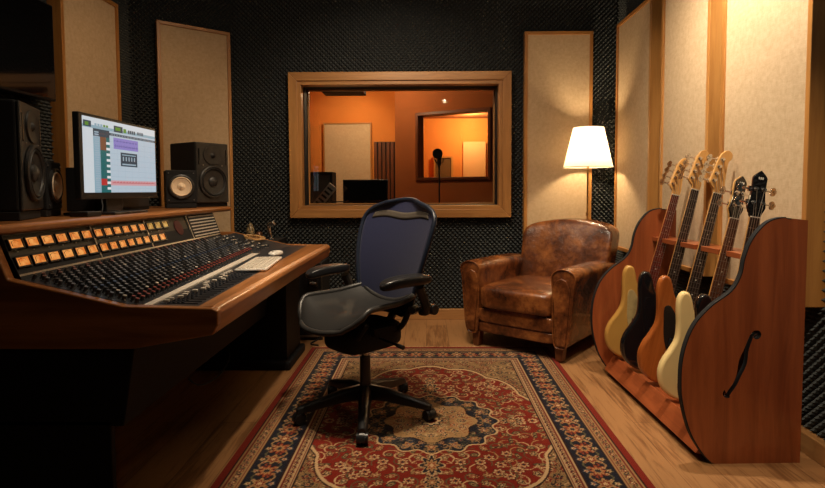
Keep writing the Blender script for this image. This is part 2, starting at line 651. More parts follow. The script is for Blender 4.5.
def plate(name, loops, thick, bevel, mat, parent=None, M=None, res=2, rim=False):
    """flat shape (2D loops, later ones holes) extruded with rounded rim; lies in XZ plane facing -Y after M"""
    cu = bpy.data.curves.new(name, 'CURVE')
    cu.dimensions = '2D'; cu.fill_mode = 'BOTH'
    cu.extrude = max(thick/2-bevel, .0001); cu.bevel_depth = bevel; cu.bevel_resolution = res
    if bevel:
        cu.offset = -bevel
    for lp in loops:
        sp = cu.splines.new('POLY')
        sp.points.add(len(lp)-1)
        for p, q in zip(sp.points, lp):
            p.co = (q[0], q[1], 0, 1)
        sp.use_cyclic_u = True
    tmp = bpy.data.objects.new('tmp', cu)
    COL.objects.link(tmp)
    dg = bpy.context.evaluated_depsgraph_get()
    dg.update()
    me = bpy.data.meshes.new_from_object(tmp.evaluated_get(dg))
    bpy.data.objects.remove(tmp)
    bpy.data.curves.remove(cu)
    R = Matrix.Rotation(PI/2, 4, 'X')
    me.transform((M or Matrix.Identity(4)) @ R)
    me.name = name
    me.materials.clear()
    for m in (mat if isinstance(mat, (list, tuple)) else [mat]):
        me.materials.append(m)
    o = bpy.data.objects.new(name, me)
    COL.objects.link(o)
    for p in me.polygons:
        p.use_smooth = True
        if rim:
            p.material_index = 1 if abs(p.normal.y) < .5 else 0
    me.set_sharp_from_angle(angle=math.radians(40))
    if parent is not None:
        o.parent = parent
        WM[o.name] = wm(parent).copy()
    return o


# ------------------------------------------------------------------ the room
XR, XL, YB, YF = 1.66, -2.31, 4.74, -1.8
CA, CB = (-2.31, 4.25), (-1.70, 4.74)      # ends of the angled wall


def foam(name, p0, p1, z0, z1, normal, holes=(), step=.0205, depth=.034, backing=.12, coarse=1):
    """wall from p0 to p1 (xy), foam tips on that line, pyramids as real relief"""
    p0 = Vector(p0); p1 = Vector(p1)
    L = (p1-p0).length
    d = (p1-p0)/L
    nr = Vector(normal).normalized()
    st = step*coarse
    nu = int(L/st)+1; nv = int((z1-z0)/st)+1
    U, V = np.meshgrid(np.linspace(0, L, nu), np.linspace(z0, z1, nv))
    I, J = np.meshgrid(np.arange(nu), np.arange(nv))
    up = ((I+J) % 2 == 0)
    off = np.where(up, 0, -depth)
    X = p0.x+d.x*U+nr.x*off; Y = p0.y+d.y*U+nr.y*off
    vs = np.stack([X, Y, V], -1).reshape(-1, 3)
    a = (J[:-1, :-1]*nu+I[:-1, :-1]); b = a+1; c = a+nu+1; e = a+nu
    keep = np.ones(a.shape, bool)
    uc = (U[:-1, :-1]+U[1:, 1:])/2; vc = (V[:-1, :-1]+V[1:, 1:])/2
    for (u0, u1, w0, w1) in holes:
        keep &= ~((uc > u0) & (uc < u1) & (vc > w0) & (vc < w1))
    upq = up[:-1, :-1]
    # split each quad along its low-low diagonal
    t1 = np.where(upq[..., None], np.stack([a, b, e], -1), np.stack([a, b, c], -1))
    t2 = np.where(upq[..., None], np.stack([b, c, e], -1), np.stack([a, c, e], -1))
    tris = np.concatenate([t1[keep], t2[keep]])
    me = bpy.data.meshes.new(name)
    me.from_pydata(vs.tolist(), [], tris.tolist())
    me.materials.append(M_FOAM)
    o = bpy.data.objects.new(name, me)
    COL.objects.link(o)
    o['kind'] = 'structure'
    # solid wall behind the foam, in rectangles around real openings (first hole flagged 'open')
    return o


def slab(name, p0, p1, z0, z1, normal, thick, mat, opening=None, gap=.03, parent=None):
    p0 = Vector(p0); p1 = Vector(p1); L = (p1-p0).length; d = (p1-p0)/L; nr = Vector(normal).normalized()
    b = MB()

    def rect(u0, u1, w0, w1):
        c = []
        for u in (u0, u1):
            for k in (-gap, -gap-thick):
                for z in (w0, w1):
                    q = p0+d*u+nr*k
                    c.append((q.x, q.y, z))
        b.add(c, [(0, 1, 3, 2), (4, 6, 7, 5), (0, 4, 5, 1), (2, 3, 7, 6), (0, 2, 6, 4), (1, 5, 7, 3)])
    if opening:
        u0, u1, w0, w1 = opening
        rect(0, u0, z0, z1); rect(u1, L, z0, z1); rect(u0, u1, z0, w0); rect(u0, u1, w1, z1)
    else:
        rect(0, L, z0, z1)
    o = b.build(name, mat, parent, world=parent is not None)
    return o


# window opening in the back wall: x -1.09..0.64, z 1.0..2.085
WX0, WX1, WZ0, WZ1 = -1.10, .65, 1.0, 2.09
bL = XR-CB[0]
o = foam('wall_back', CB, (XR, YB), 0, CEIL, (0, -1),
         holes=((WX0-.06-CB[0], WX1+.06-CB[0], WZ0-.05, WZ1+.05), (.88-CB[0], 1.43-CB[0], .67, 2.49), (0, bL, 0, .085)))
slab('wall_back_core', CB, (XR+.2, YB), 0, CEIL, (0, -1), .2, M_BLACKMAT,
     opening=(WX0-CB[0], WX1-CB[0], WZ0, WZ1), parent=o)
n_ch = Vector((.626, -.78)).normalized()
_dc = Vector((CB[0]-CA[0], CB[1]-CA[1])).normalized()
o = foam('wall_back_left', (CA[0]-_dc.x*.02, CA[1]-_dc.y*.02), (CB[0]+_dc.x*.045, CB[1]+_dc.y*.045), 0, CEIL, n_ch, holes=((.22, .74, .67, 2.49),))
slab('wall_back_left_core', CA, CB, 0, CEIL, n_ch, .1, M_BLACKMAT, parent=o)
o = foam('wall_left', (XL, CA[1]), (XL, 1.4), 0, CEIL, (1, 0), holes=((.31, .90, .67, 2.49),))
slab('wall_left_core', (XL, CA[1]+.1), (XL, YF), 0, CEIL, (1, 0), .1, M_BLACKMAT, parent=o)
o = foam('wall_right', (XR, 1.2), (XR, YB), 0, CEIL, (-1, 0),
         holes=((2.27-1.2, 2.91-1.2, .67, 2.49), (3.07-1.2, 3.65-1.2, .67, 2.49), (3.87-1.2, 4.51-1.2, .67, 2.49), (0, 3.6, 0, .085)))
slab('wall_right_core', (XR, YF), (XR, YB+.1), 0, CEIL, (-1, 0), .1, M_BLACKMAT, parent=o)
o = MB().box(XL-.13, XR+.13, YF-.1, YF, 0, CEIL).build('wall_front', M_BLACKMAT); o['kind'] = 'structure'
o = MB().box(XL-.13, XR+.13, YF-.1, YB+.23, -.1, 0).build('floor', M_FLOOR); o['kind'] = 'structure'
o = MB().box(XL-.13, XR+.13, YF-.1, YB+.23, CEIL, CEIL+.1).build('ceiling', M_CEIL); o['kind'] = 'structure'
o = MB().box(CB[0], XR, YB-.022, YB+.03, 0, .09).build('baseboard_back', W_BASE['x'], bevel=.004); o['kind'] = 'structure'
b = MB().box(XR-.022, XR+.03, 1.2, YB-.022, 0, .09)
o = b.build('baseboard_right', W_BASE['y'], bevel=.004); o['kind'] = 'structure'


# ---- control room window
def frame_ring(b, x0, x1, z0, z1, w, y0, y1):
    """mitred picture frame ring, outer rect x0..x1,z0..z1, face width w"""
    o_ = [(x0, z0), (x1, z0), (x1, z1), (x0, z1)]
    i_ = [(x0+w, z0+w), (x1-w, z0+w), (x1-w, z1-w), (x0+w, z1-w)]
    for k in range(4):
        j = (k+1) % 4
        b.mat(0 if k % 2 == 0 else 1)
        b.prism([o_[k], o_[j], i_[j], i_[k]], y0, y1, 'y')
    b.mat(0)


win = bpy.data.objects.new('window_1', None); COL.objects.link(win)
win.location = (-.225, YB, WZ0); WM['window_1'] = Matrix.Translation(win.location)
win['kind'] = 'structure'
b = MB(); frame_ring(b, -1.196, .746, .908, 2.178, .075, 4.695, 4.76)
b.build('window_frame', [W_WIN['x'], W_WIN['z']], win, world=True, bevel=.004)
b = MB(); frame_ring(b, -1.122, .672, .982, 2.104, .035, 4.708, 4.80)
b.build('window_stop', [W_WIN['x'], W_WIN['z']], win, world=True, bevel=.003)
b = MB()
x0, x1, z0, z1 = WX0, WX1, WZ0, WZ1
b.box(x0, x0+.02, 4.80, 4.97, z0, z1).box(x1-.02, x1, 4.80, 4.97, z0, z1)
b.box(x0+.02, x1-.02, 4.80, 4.97, z1-.02, z1).box(x0+.02, x1-.02, 4.80, 4.97, z0, z0+.02)
b.build('window_reveal', M_BLACKMAT, win, world=True)
b = MB(); frame_ring(b, x0+.02, x1-.02, z0+.02, z1-.02, .012, 4.935, 4.965)
b.build('window_bead', [W_WIN['x'], W_WIN['z']], win, world=True)
MB().box(x0+.03, x1-.03, 4.946, 4.954, z0+.03, z1-.03).build('glass_pane', M_GLASS, win, world=True)

# ---- live room behind the glass
def struct(name, b, m):
    o = b.build(name, m); o['kind'] = 'structure'
    return o


LX0, LY1, LCEIL = -1.66, 7.6, 2.75
struct('floor_live_room', MB().box(LX0-.1, 2.6, 4.98, 10.0, -.1, 0), M_LIVEFLOOR)
struct('ceiling_live_room', MB().box(LX0-.1, 2.6, 4.98, 10.0, LCEIL, LCEIL+.1), M_ORANGE)
struct('wall_live_room_left', MB().box(LX0-.1, LX0, 4.98, LY1, 0, LCEIL), M_ORANGE)
struct('wall_live_room_back', MB().box(LX0-.1, -.2, LY1, LY1+.1, 0, LCEIL), M_ORANGE)
struct('wall_live_room_right', MB().box(2.5, 2.6, 4.98, 10.0, 0, LCEIL), M_BROWNWALL)
struct('wall_far_room_back', MB().box(-.4, 2.6, 9.6, 9.7, 0, LCEIL), M_ORANGE)
struct('wall_far_room_left', MB().box(-.3, -.2, 7.4, 9.6, 0, LCEIL), M_ORANGE)
# booth wall, running diagonally, with its own window
BA, BB = Vector((-.40, 7.02)), Vector((2.5, 5.5))
bd = (BB-BA).normalized(); bn = Vector((bd.y, -bd.x))
if bn.y > 0: bn = -bn
BL = (BB-BA).length


def ray_u(px):
    """distance along the booth wall where a sight line slope X/Y crosses"""
    k = px
    # BA + u*bd ; X = k*Y
    return (k*BA.y-BA.x)/(bd.x-k*bd.y)


U0, U1 = ray_u(-.0145), ray_u(.117)
BZ0, BZ1 = 1.30, 2.10
slab_o = slab('wall_booth', BA, BB, 0, 2.42, bn, .12, M_BROWNWALL, opening=(U0, U1, BZ0, BZ1), gap=0)
slab_o['kind'] = 'structure'
struct('trim_booth_soffit', MB().prism([tuple(BA), tuple(BB), (2.5, 9.6), (-.3, 9.6), (-.4, 7.2)], 2.42, 2.46, 'z'), M_BROWNWALL)
w2 = bpy.data.objects.new('window_2', None); COL.objects.link(w2); w2['kind'] = 'structure'
M2 = Matrix.Translation((BA.x, BA.y, 0)) @ Matrix.Rotation(math.atan2(bd.y, bd.x), 4, 'Z')
w2.matrix_world = M2; WM['window_2'] = M2
b = MB(); frame_ring(b, U0-.03, U1+.03, BZ0-.03, BZ1+.03, .04, -.02, .14)
b.build('window_frame', [W_DARK['x'], W_DARK['z']], w2, bevel=.004)
MB().box(U0, U1, .06, .066, BZ0, BZ1).build('glass_pane', M_GLASS, w2)


# ------------------------------------------------------------------ acoustic panels
def panel(label, M, w, h, t, group=None, fr=.028):
    """framed cloth panel, local x across, z up, front at y=0, body behind (+y)"""
    r = thing('acoustic_panel', label, 'acoustic panel', mat=M, group=group)
    b = MB(); frame_ring(b, -w/2, w/2, 0, h, fr, 0, t)
    b.build('frame', [W_FRAME['x'], W_FRAME['z']], r, bevel=.003)
    MB().box(-w/2+fr, w/2-fr, .012, t-.004, fr, h-fr).build('cloth', M_LINEN, r)
    return r


def at(x, y, z, ang):
    return Matrix.Translation((x, y, z)) @ Matrix.Rotation(ang, 4, 'Z')


PH = 2.514-.649
panel('tall linen acoustic panel behind the floor lamp, right of the window', at(1.152, 4.697, .649, 0), .59, PH, .07)
aR = -PI/2     # faces -x
panel('linen panel on right wall nearest the corner, lit by the lamp', at(1.587, 4.19, .649, aR), .69, PH, .10)
panel('middle linen panel of the right wall, behind the leftmost bass necks', at(1.587, 3.362, .649, aR), .62, PH, .10)
panel('nearest linen panel of the right wall, behind the black headstocks', at(1.587, 2.59, .649, aR), .68, PH, .10)
aL = PI/2
panel('linen panel on left wall between the television and the desktop monitor', at(-2.244, 3.652, .649, aL), .63, PH, .09)
aC = math.atan2(.626, .78)
panel('linen panel on the angled wall behind the right pair of speakers', at(-1.91, 4.492, .649, aC), .584, PH, .065)
# upright boards that show between the right hand panels are the panel sides themselves

# live room panels
panel('pale panel on orange wall seen through the window', at(-1.1, LY1-.06, .5, 0), .68, 1.60, .06, fr=.02)
panel('narrow panel on the side wall at the left edge of the window view', at(LX0+.05, 7.28, .5, PI/2), .5, 1.60, .05, fr=.02)
r = thing('acoustic_panel', 'small brown panel in the farthest room behind the microphone', 'acoustic panel', (.31, 9.55, 1.2))
b = MB(); frame_ring(b, -.17, .17, 0, .55, .03, -.03, .05)
b.build('frame', [W_FRAME['x'], W_FRAME['z']], r)
MB().box(-.14, .14, -.01, .04, .03, .52).build('cloth', plain('olive_brown_cloth', srgb(100, 72, 36), .95), r)
d1 = bpy.data.objects.new('door_1', None); COL.objects.link(d1); d1['kind'] = 'structure'; d1.location = (.86, 9.55, 0)
WM['door_1'] = Matrix.Translation((.86, 9.55, 0))
MB().box(-.2, .2, -.02, .04, 0, 2.0).build('door_leaf', plain('pale_door', srgb(226, 170, 110), .6), d1, bevel=.004)
MB().cyl((-.15, -.02, 1.0), (-.15, -.07, 1.0), .02).build('door_handle', M_STEEL, d1, smooth=True)
# slatted wood panel
r = thing('slat_panel', 'vertical dark wood slats beside the booth wall, seen through window', 'slat panel', (-.56, LY1-.055, 0))
b = MB().box(-.17, .24, .02, .05, .002, 1.83)
b.build('backing', M_BLACKMAT, r)
b = MB()
for i in range(7):
    b.box(-.165+i*.058, -.165+i*.058+.042, -.01, .02, 0, 1.83)
b.build('slats', W_DARK['z'], r, bevel=.002)


# ------------------------------------------------------------------ rug
def make_rug():
    hw, hl, st = .855, 1.25, .004
    nx, ny = int(hw/st)+1, int(hl/st)+1
    xs = np.linspace(0, hw, nx); ys = np.linspace(0, hl, ny)
    X, Y = np.meshgrid(xs, ys)
    RED, NAVY, TAN, RUST, OLIVE, CREAM, DK, BLUE = [np.array(srgb(*c)[:3]) for c in
        ((116, 29, 15), (22, 24, 36), (160, 124, 82), (140, 62, 34), (84, 78, 54), (190, 158, 116), (44, 14, 12), (60, 68, 80))]
    C = np.zeros((ny, nx, 3)); C[:] = RED
    rs = np.random.RandomState(5)

    def flower(mask_xy, cx, cy, r, petals=6, rot=0., cols=(TAN, RUST, CREAM), edge=DK, ell=1.0, ea=0.):
        x0 = X-cx; y0 = Y-cy
        ca, sa = math.cos(ea), math.sin(ea)
        u = (x0*ca+y0*sa); v = (-x0*sa+y0*ca)/ell
        paint_flower(mask_xy, u, v, r, petals, rot, cols, edge)

    def paint_flower(mask, u, v, r, petals, rot, cols, edge):
        rr = np.hypot(u, v); ph = np.arctan2(v, u)
        R = r*(.78+.22*np.cos(petals*(ph+rot)))
        m = mask & (rr < R*1.16); C[m] = edge
        m = mask & (rr < R); C[m] = cols[0]
        m = mask & (rr < R*.62); C[m] = cols[1]
        m = mask & (rr < R*.34); C[m] = cols[2]
    ALL = np.ones_like(X, bool)

    def line(pts, w, col, mask=None):
        M = np.zeros_like(ALL)
        for (px, py) in pts:
            i0 = max(0, int((px-w)/st)); i1 = min(nx, int((px+w)/st)+2)
            j0 = max(0, int((py-w)/st)); j1 = min(ny, int((py+w)/st)+2)
            if i0 >= i1 or j0 >= j1: continue
            s = np.hypot(X[j0:j1, i0:i1]-px, Y[j0:j1, i0:i1]-py) < w
            M[j0:j1, i0:i1] |= s
        if mask is not None: M &= mask
        C[M] = col
    # ---- field
    FW, FL = hw-.32, hl-.32
    field = (X < FW) & (Y < FL)
    spots = []
    for _ in range(4000):
        px, py = rs.rand()*(FW+.02), rs.rand()*(FL+.02)
        if all(math.hypot(px-a, py-b) > .050 for a, b in spots):
            spots.append((px, py))
    # vines
    for i, (px, py) in enumerate(spots):
        a0 = rs.rand()*2*PI; s = rs.choice([-1, 1])
        pts = []
        for k in range(30):
            t = k/29
            pts.append((px+(.012+.04*t)*math.cos(a0+s*t*4.2), py+(.012+.04*t)*math.sin(a0+s*t*4.2)))
        line(pts, .0032, [TAN, OLIVE, CREAM][i % 3], field)
    for i, (px, py) in enumerate(spots):
        k = rs.randint(4)
        if k == 0:
            flower(field, px, py, .025, 6, rs.rand()*3, (CREAM, RUST, NAVY))
        elif k == 1:
            flower(field, px, py, .026, 2, rs.rand()*3, (OLIVE, TAN, DK), ell=.55, ea=rs.rand()*PI)
        elif k == 2:
            flower(field, px, py, .021, 5, rs.rand()*3, (TAN, NAVY, CREAM))
        else:
            flower(field, px, py, .027, 8, rs.rand()*3, (TAN, RED, CREAM), ell=.6, ea=rs.rand()*PI)
    # ---- spandrels
    ph = np.arctan2(Y/.80, X/.56)
    rr = np.hypot(X/.56, Y/.80)
    bnd = 1.0+.05*np.abs(np.sin(ph*7))
    sp = field & (rr > bnd)
    C[field & (rr > bnd-.035) & (rr <= bnd)] = CREAM
    C[field & (rr > bnd-.012) & (rr <= bnd)] = DK
    C[sp] = TAN*.70
    for i, (px, py) in enumerate(spots):
        if math.hypot(px/.56, py/.8) > 1.0:
            a0 = rs.rand()*6
            pts = [(px+(.008+.035*t/20)*math.cos(a0+t*.3), py+(.008+.035*t/20)*math.sin(a0+t*.3)) for t in range(20)]
            line(pts, .003, [RED, NAVY][i % 2], sp)
            pts = [(px-(.008+.035*t/20)*math.cos(a0+t*.3), py-(.008+.035*t/20)*math.sin(a0+t*.3)) for t in range(20)]
            line(pts, .003, [DK, OLIVE, CREAM][i % 3], sp)
            flower(sp, px, py, .020, 6, a0, [(RED, CREAM, NAVY), (NAVY, TAN, RED), (OLIVE, RUST, CREAM)][i % 3])
    # ---- medallion: navy ring, tan heart, pendants
    ph = np.arctan2(Y, X); r0 = np.hypot(X, Y)
    def star(R, n, a, p=0): return R*(1+a*np.cos(n*ph+p))
    C[r0 < star(.325, 16, .05)] = CREAM
    C[r0 < star(.315, 16, .05)] = NAVY
    inner = r0 < star(.315, 16, .05)
    for ring, n, rad, cols in ((.272, 16, .030, (TAN, RUST, CREAM)), (.240, 16, .014, (RED, CREAM, NAVY)), (.292, 32, .010, (OLIVE, TAN, RED))):
        for k in range(n+1):
            t = (k+(.5 if rad < .02 else 0))*2*PI/n
            if t > PI/2+.3: break
            flower(inner, ring*math.cos(t), ring*math.sin(t), rad, 5, t, cols, edge=DK)
    C[r0 < star(.222, 8, .08)] = DK
    C[r0 < star(.214, 8, .08)] = TAN
    heart = r0 < star(.214, 8, .08)
    for k in range(60):
        rr_, tt = .05+.16*rs.rand(), rs.rand()*PI/2
        a0 = rs.rand()*6; px, py = rr_*math.cos(tt), rr_*math.sin(tt)
        line([(px+(.004+.022*t/14)*math.cos(a0+t*.35), py+(.004+.022*t/14)*math.sin(a0+t*.35)) for t in range(14)], .0024, [NAVY, RUST, CREAM, OLIVE][k % 4], heart)
    for k in range(70):
        rr_, tt = .22+.09*rs.rand(), rs.rand()*PI/2
        a0 = rs.rand()*6; px, py = rr_*math.cos(tt), rr_*math.sin(tt)
        line([(px+(.004+.02*t/14)*math.cos(a0+t*.35), py+(.004+.02*t/14)*math.sin(a0+t*.35)) for t in range(14)], .0024, [TAN, BLUE, OLIVE][k % 3], inner & ~heart)
    for ring, n, rad, cols in ((.158, 16, .020, (NAVY, CREAM, RUST)), (.122, 8, .022, (RUST, CREAM, NAVY)), (.082, 8, .018, (OLIVE, CREAM, RED))):
        for k in range(n+1):
            t = (k+(.5 if n == 8 and ring > .1 else 0))*2*PI/n
            if t > PI/2+.3: break
            flower(heart, ring*math.cos(t), ring*math.sin(t), rad, 5, t, cols, edge=CREAM)
    C[r0 < star(.055, 8, .15)] = NAVY; C[r0 < star(.045, 8, .15)] = CREAM; C[r0 < star(.028, 8, .1)] = RED
    # pendants along both axes
    for (cx, cy, ea, R) in ((0, .43, PI/2, .075), (.40, 0, 0, .05), (0, .56, PI/2, .045)):
        flower(field, cx, cy, R*1.1, 8, 0, (NAVY, NAVY, NAVY), edge=CREAM, ell=.62, ea=ea)
        flower(field, cx, cy, R*.7, 8, 0, (TAN, RUST, CREAM), edge=DK, ell=.62, ea=ea)
    # ---- borders
    dx, dy = hw-X, hl-Y
    d = np.minimum(dx, dy)
    s = np.where(dx < dy, Y, X)
    def band(a, b, col): C[(d >= a) & (d < b)] = col
    band(.0, .032, RED*.9); band(.032, .038, DK)
    band(.038, .105, TAN*.8); band(.105, .111, DK); band(.111, .252, NAVY*.85); band(.252, .258, DK)
    band(.258, .312, CREAM*.78); band(.312, .32, DK)
    for e in (.048, .094, .268, .302):
        band(e, e+.005, RED*.8)
    def rep(mask, period, off, mid, r, petals, cols, edge, rot=0, ell=1):
        u = ((s+off) % period)-period/2; v = (d-mid)/ell
        paint_flower(mask, u, v, r, petals, rot, cols, edge)
    g1 = (d > .05) & (d < .095); g2 = (d > .27) & (d < .303); mb = (d > .113) & (d < .25)
    vv = np.abs(d-(.0735+.012*np.sin(s*2*PI/.045))) < .003; C[g1 & vv] = OLIVE*.8
    rep(g1, .045, 0, .0735, .014, 5, (RED, CREAM, NAVY), DK); rep(g1, .045, .0225, .0735, .010, 4, (NAVY, TAN, RED), DK)
    rep(g2, .036, 0, .286, .012, 5, (RED, NAVY, CREAM), DK); rep(g2, .036, .018, .286, .008, 4, (OLIVE, TAN, RED), DK)
    for k, (amp, pr, o_) in enumerate(((.045, .19, 0), (.045, .19, .095), (.02, .063, 0))):
        q = d-(.181+amp*np.sin((s+o_)*2*PI/pr))
        C[mb & (np.abs(q) < .0042)] = [OLIVE, TAN*.8, RUST*.8][k]
    rep(mb, .19, 0, .181, .050, 8, (RUST, TAN, NAVY), DK, ell=.85)
    rep(mb, .19, .095, .181, .042, 6, (TAN*.9, RED, CREAM), DK, ell=.9)
    rep(mb, .095, .0475, .135, .018, 5, (OLIVE, CREAM, RED), DK)
    rep(mb, .095, .0475, .228, .018, 5, (BLUE, CREAM, RUST), DK)
    rep(mb, .0475, .0, .150, .010, 4, (CREAM*.8, RUST, RED), DK)
    rep(mb, .0475, .0, .214, .010, 4, (TAN, RUST, RED), DK)
    # small irregularity of hand knotting
    C *= (1+.18*(rs.rand(ny, nx, 1)-.5))
    full = np.concatenate([C[:, ::-1], C[:, 1:]], 1)
    full = np.concatenate([full[::-1], full[1:]], 0)
    gx = np.concatenate([-xs[::-1], xs[1:]]); gy = np.concatenate([-ys[::-1], ys[1:]])
    GX, GY = np.meshgrid(gx, gy)
    m, n = GX.shape
    GZ = .009+.0006*np.sin(GX*7)*np.sin(GY*5)
    vs = np.stack([GX, GY, GZ], -1).reshape(-1, 3)
    a = (np.arange(m-1)[:, None]*n+np.arange(n-1)[None]).ravel()
    fs = np.stack([a, a+1, a+n+1, a+n], -1)
    me = bpy.data.meshes.new('pile')
    me.from_pydata(vs.tolist(), [], fs.tolist())
    at_ = me.color_attributes.new('weave', 'FLOAT_COLOR', 'POINT')
    at_.data.foreach_set('color', np.concatenate([full.reshape(-1, 3), np.ones((m*n, 1))], 1).astype(np.float32).ravel())
    me.polygons.foreach_set('use_smooth', [True]*len(me.polygons))
    me.materials.append(M_RUG)
    return me, hw, hl


rug_me, RHW, RHL = make_rug()
RC = (.02, 2.60)
rug = thing('persian_rug', 'red and navy floral rug with central medallion under the swivel chair', 'rug', (RC[0], RC[1], 0))
o = bpy.data.objects.new('pile', rug_me); COL.objects.link(o); o.parent = rug
MB().box(-RHW, RHW, -RHL, RHL, .0005, .0082).build('backing', plain('rug_backing', srgb(80, 30, 22), .95), rug)
b = MB()
for sgn in (1, -1):
    x = -RHW+.004
    while x < RHW:
        k = random.uniform(.03, .05)
        dx_ = random.uniform(-.012, .012)
        y0 = sgn*RHL
        b.add([(x-.0028, y0, .007), (x+.0028, y0, .007), (x+dx_+.001, y0+sgn*k, .0015), (x+dx_-.001, y0+sgn*k, .0015), (x, y0, .010), (x+dx_, y0+sgn*k, .003)],
              [(0, 4, 5, 3), (4, 1, 2, 5), (0, 3, 2, 1)])
        x += .0075
b.build('fringe', M_FRINGE, rug)['kind'] = 'stuff'


# ------------------------------------------------------------------ mixing console
con = thing('mixing_console', 'large analogue mixing desk with wooden trim along the left wall', 'mixing console', (-1.4, 2.8, 0))
Y0, Y1 = 1.77, 3.84          # inner faces of the cheeks
prof = [(-2.12, .618), (-.995, .618), (-.718, .666), (-.700, .70), (-.700, .748), (-.72, .757), (-1.018, .765), (-1.405, .856), (-1.462, 1.004), (-2.12, 1.004)]
MB().prism(prof, Y0, Y0+.035, 'y').build('side_panel', W_CONS['x'], con, world=True, bevel=.006, seg=3)
MB().prism(prof[:8]+[(-2.12, .856)], Y1, Y1+.035, 'y').build('side_panel', W_CONS['x'], con, world=True, bevel=.006, seg=3)
# body: dark underside box and control surface
SX0, SZ0, SX1, SZ1 = -1.375, .848, -.985, .757      # sloped channel field
YS0, YS1 = Y0+.035, Y1
pb = [(-2.10, .63), (-.99, .63), (-.76, .68), (-.76, .742), (SX1, .742), (SX0, .832), (-1.43, .95), (-2.10, .95)]
MB().prism(pb, YS0, 3.60, 'y').prism([(-2.10, .63), (-.99, .63), (-.76, .68), (-.76, .742), (SX1, .742), (SX0, .832), (-2.10, .832)], 3.60, YS1, 'y').build('body', M_BLACKMAT, con, world=True)
MB().prism([(SX0, SZ0-.016), (SX1, SZ1-.016), (-.74, SZ1-.016), (-.74, SZ1-.004), (SX1, SZ1), (SX0, SZ0)], YS0, YS1, 'y').build('control_surface', M_SURF, con, world=True)
# front arm rest: tapers from wide at the far end
b = MB()


def rest(u, v):
    y = Y0+.02+(Y1+.02-Y0)*v
    wi = .085+(.165-.085)*v
    sec = [(-.70-wi, .742), (-.70-wi+.004, .757), (-.725, .761), (-.706, .752), (-.699, .735), (-.712, .672), (-.72, .666), (-.78, .664)]
    k = u*len(sec)
    i = int(k) % len(sec)
    p = sec[i]
    return (p[0], y, p[1])


n_ = 8
b.grid(lambda u, v: rest(u, v), n_, 12, wrapu=True)
b.f.append(list(range(n_))); b.mi.append(0)
b.f.append(list(range(11*n_, 12*n_))); b.mi.append(0)
b.build('armrest', W_CONS['y'], con, world=True, bevel=.005, seg=3)
# meter bridge
BX0, BZ0_, BX1, BZ1_ = -1.395, .862, -1.448, 1.003
MB().prism([(BX0, BZ0_-.03), (BX0, BZ0_), (BX1, BZ1_), (BX1-.03, BZ1_), (BX1-.03, BZ0_-.03)], YS0, 3.615, 'y').build('meter_bridge', M_BRIDGE, con, world=True)
MB().prism([(-2.12, 1.004), (-1.435, 1.004), (-1.418, 1.012), (-1.416, 1.03), (-1.43, 1.040), (-2.12, 1.040)], Y0-.12, 3.885, 'y').build('shelf', W_CONS['y'], con, world=True, bevel=.004)
# frame mapping bridge face: origin bottom near, u along +y, v up the face, n out of it
bv = Vector((BX1-BX0, 0, BZ1_-BZ0_)); BH = bv.length; bv.normalize()
bnrm = Vector((bv.z, 0, -bv.x))
MBR = Matrix(((0, bv.x, bnrm.x, BX0), (1, 0, 0, YS0), (0, bv.z, bnrm.z, BZ0_), (0, 0, 0, 1)))  # local x=along, y=up, z=out
b = MB()
for yy in (2.275, 2.71, 3.19):
    b.box(yy-YS0-.0035, yy-YS0+.0035, .002, BH-.002, 0, .007, MBR)
b.box(0, 3.60-YS0, -.004, .003, 0, .006, MBR)
b.box(0, 3.60-YS0, BH-.004, BH, 0, .003, MBR)
b.build('divider_trim', M_STEEL, con, world=True)


def meter(u, v, w, h, dial):
    m = MB().box(-w/2, w/2, -h/2, h/2, 0, .008)
    fr = MB()
    t = .0035
    fr.box(-w/2, w/2, h/2-t, h/2, 0, .011).box(-w/2, w/2, -h/2, -h/2+t*1.6, 0, .011)
    fr.box(-w/2, -w/2+t, -h/2, h/2, 0, .011).box(w/2-t, w/2, -h/2, h/2, 0, .011)
    M = MBR @ Matrix.Translation((u, v, 0))
    o = MB()
    o.add([M @ p for p in fr.v], fr.f)
    o = o.build('meter', M_PLASTIC, con, world=True)
    d = MB()
    d.box(-w/2+t, w/2-t, -h/2+t*1.6, h/2-t, .001, .006, M)
    d.m = 1
    # arc scale and needle
    for k in range(9):
        a = math.radians(130-k*10)
        for (r0_, r1_) in ((h*.52, h*.58),):
            c = Vector((0, -h*.22))
            d.box(c.x+math.cos(a)*r0_*1.1-.0006, c.x+math.cos(a)*r0_*1.1+.0006, c.y+math.sin(a)*r0_, c.y+math.sin(a)*r1_, .006, .0066, M)
    d.box(-w*.24-.0006, -w*.24+.0006, -h*.2, h*.28, .006, .0068, M)
    d.build('dial', [dial, M_BLACK], o, world=True)
    MB().box(-.002, .002, -h/2-.0085, -h/2-.0055, 0, .003, M).build('indicator', M_WHITE, o, world=True)
    return o


bays = [(YS0, 2.272), (2.278, 2.707), (2.713, 3.187)]
for bi, (ya, yb) in enumerate(bays):
    pitch = (yb-ya)/6
    for row in range(2):
        for k in range(6):
            u = ya-YS0+pitch*(k+.5)
            if bi == 2 and (k > 2 or (row == 0 and k > 1)):
                continue
            meter(u, BH*(.30 if row == 0 else .74), pitch*.86, .040, M_DIALY if (bi == 2 and row == 1) else M_DIAL)
# loudspeaker grille and small lamps on the third bay
b = MB(); c0 = MBR @ Matrix.Translation((3.06-YS0, BH*.55, 0))
b.lathe([(.045, 0), (.045, .004), (.04, .005), (0.0005, .005)], 20, c0 @ Matrix.Scale(1.0, 4, (1, 0, 0)))
b.build('talkback_grille', plain('dark_red_grille', srgb(70, 22, 18), .7), con, world=True, smooth=True)
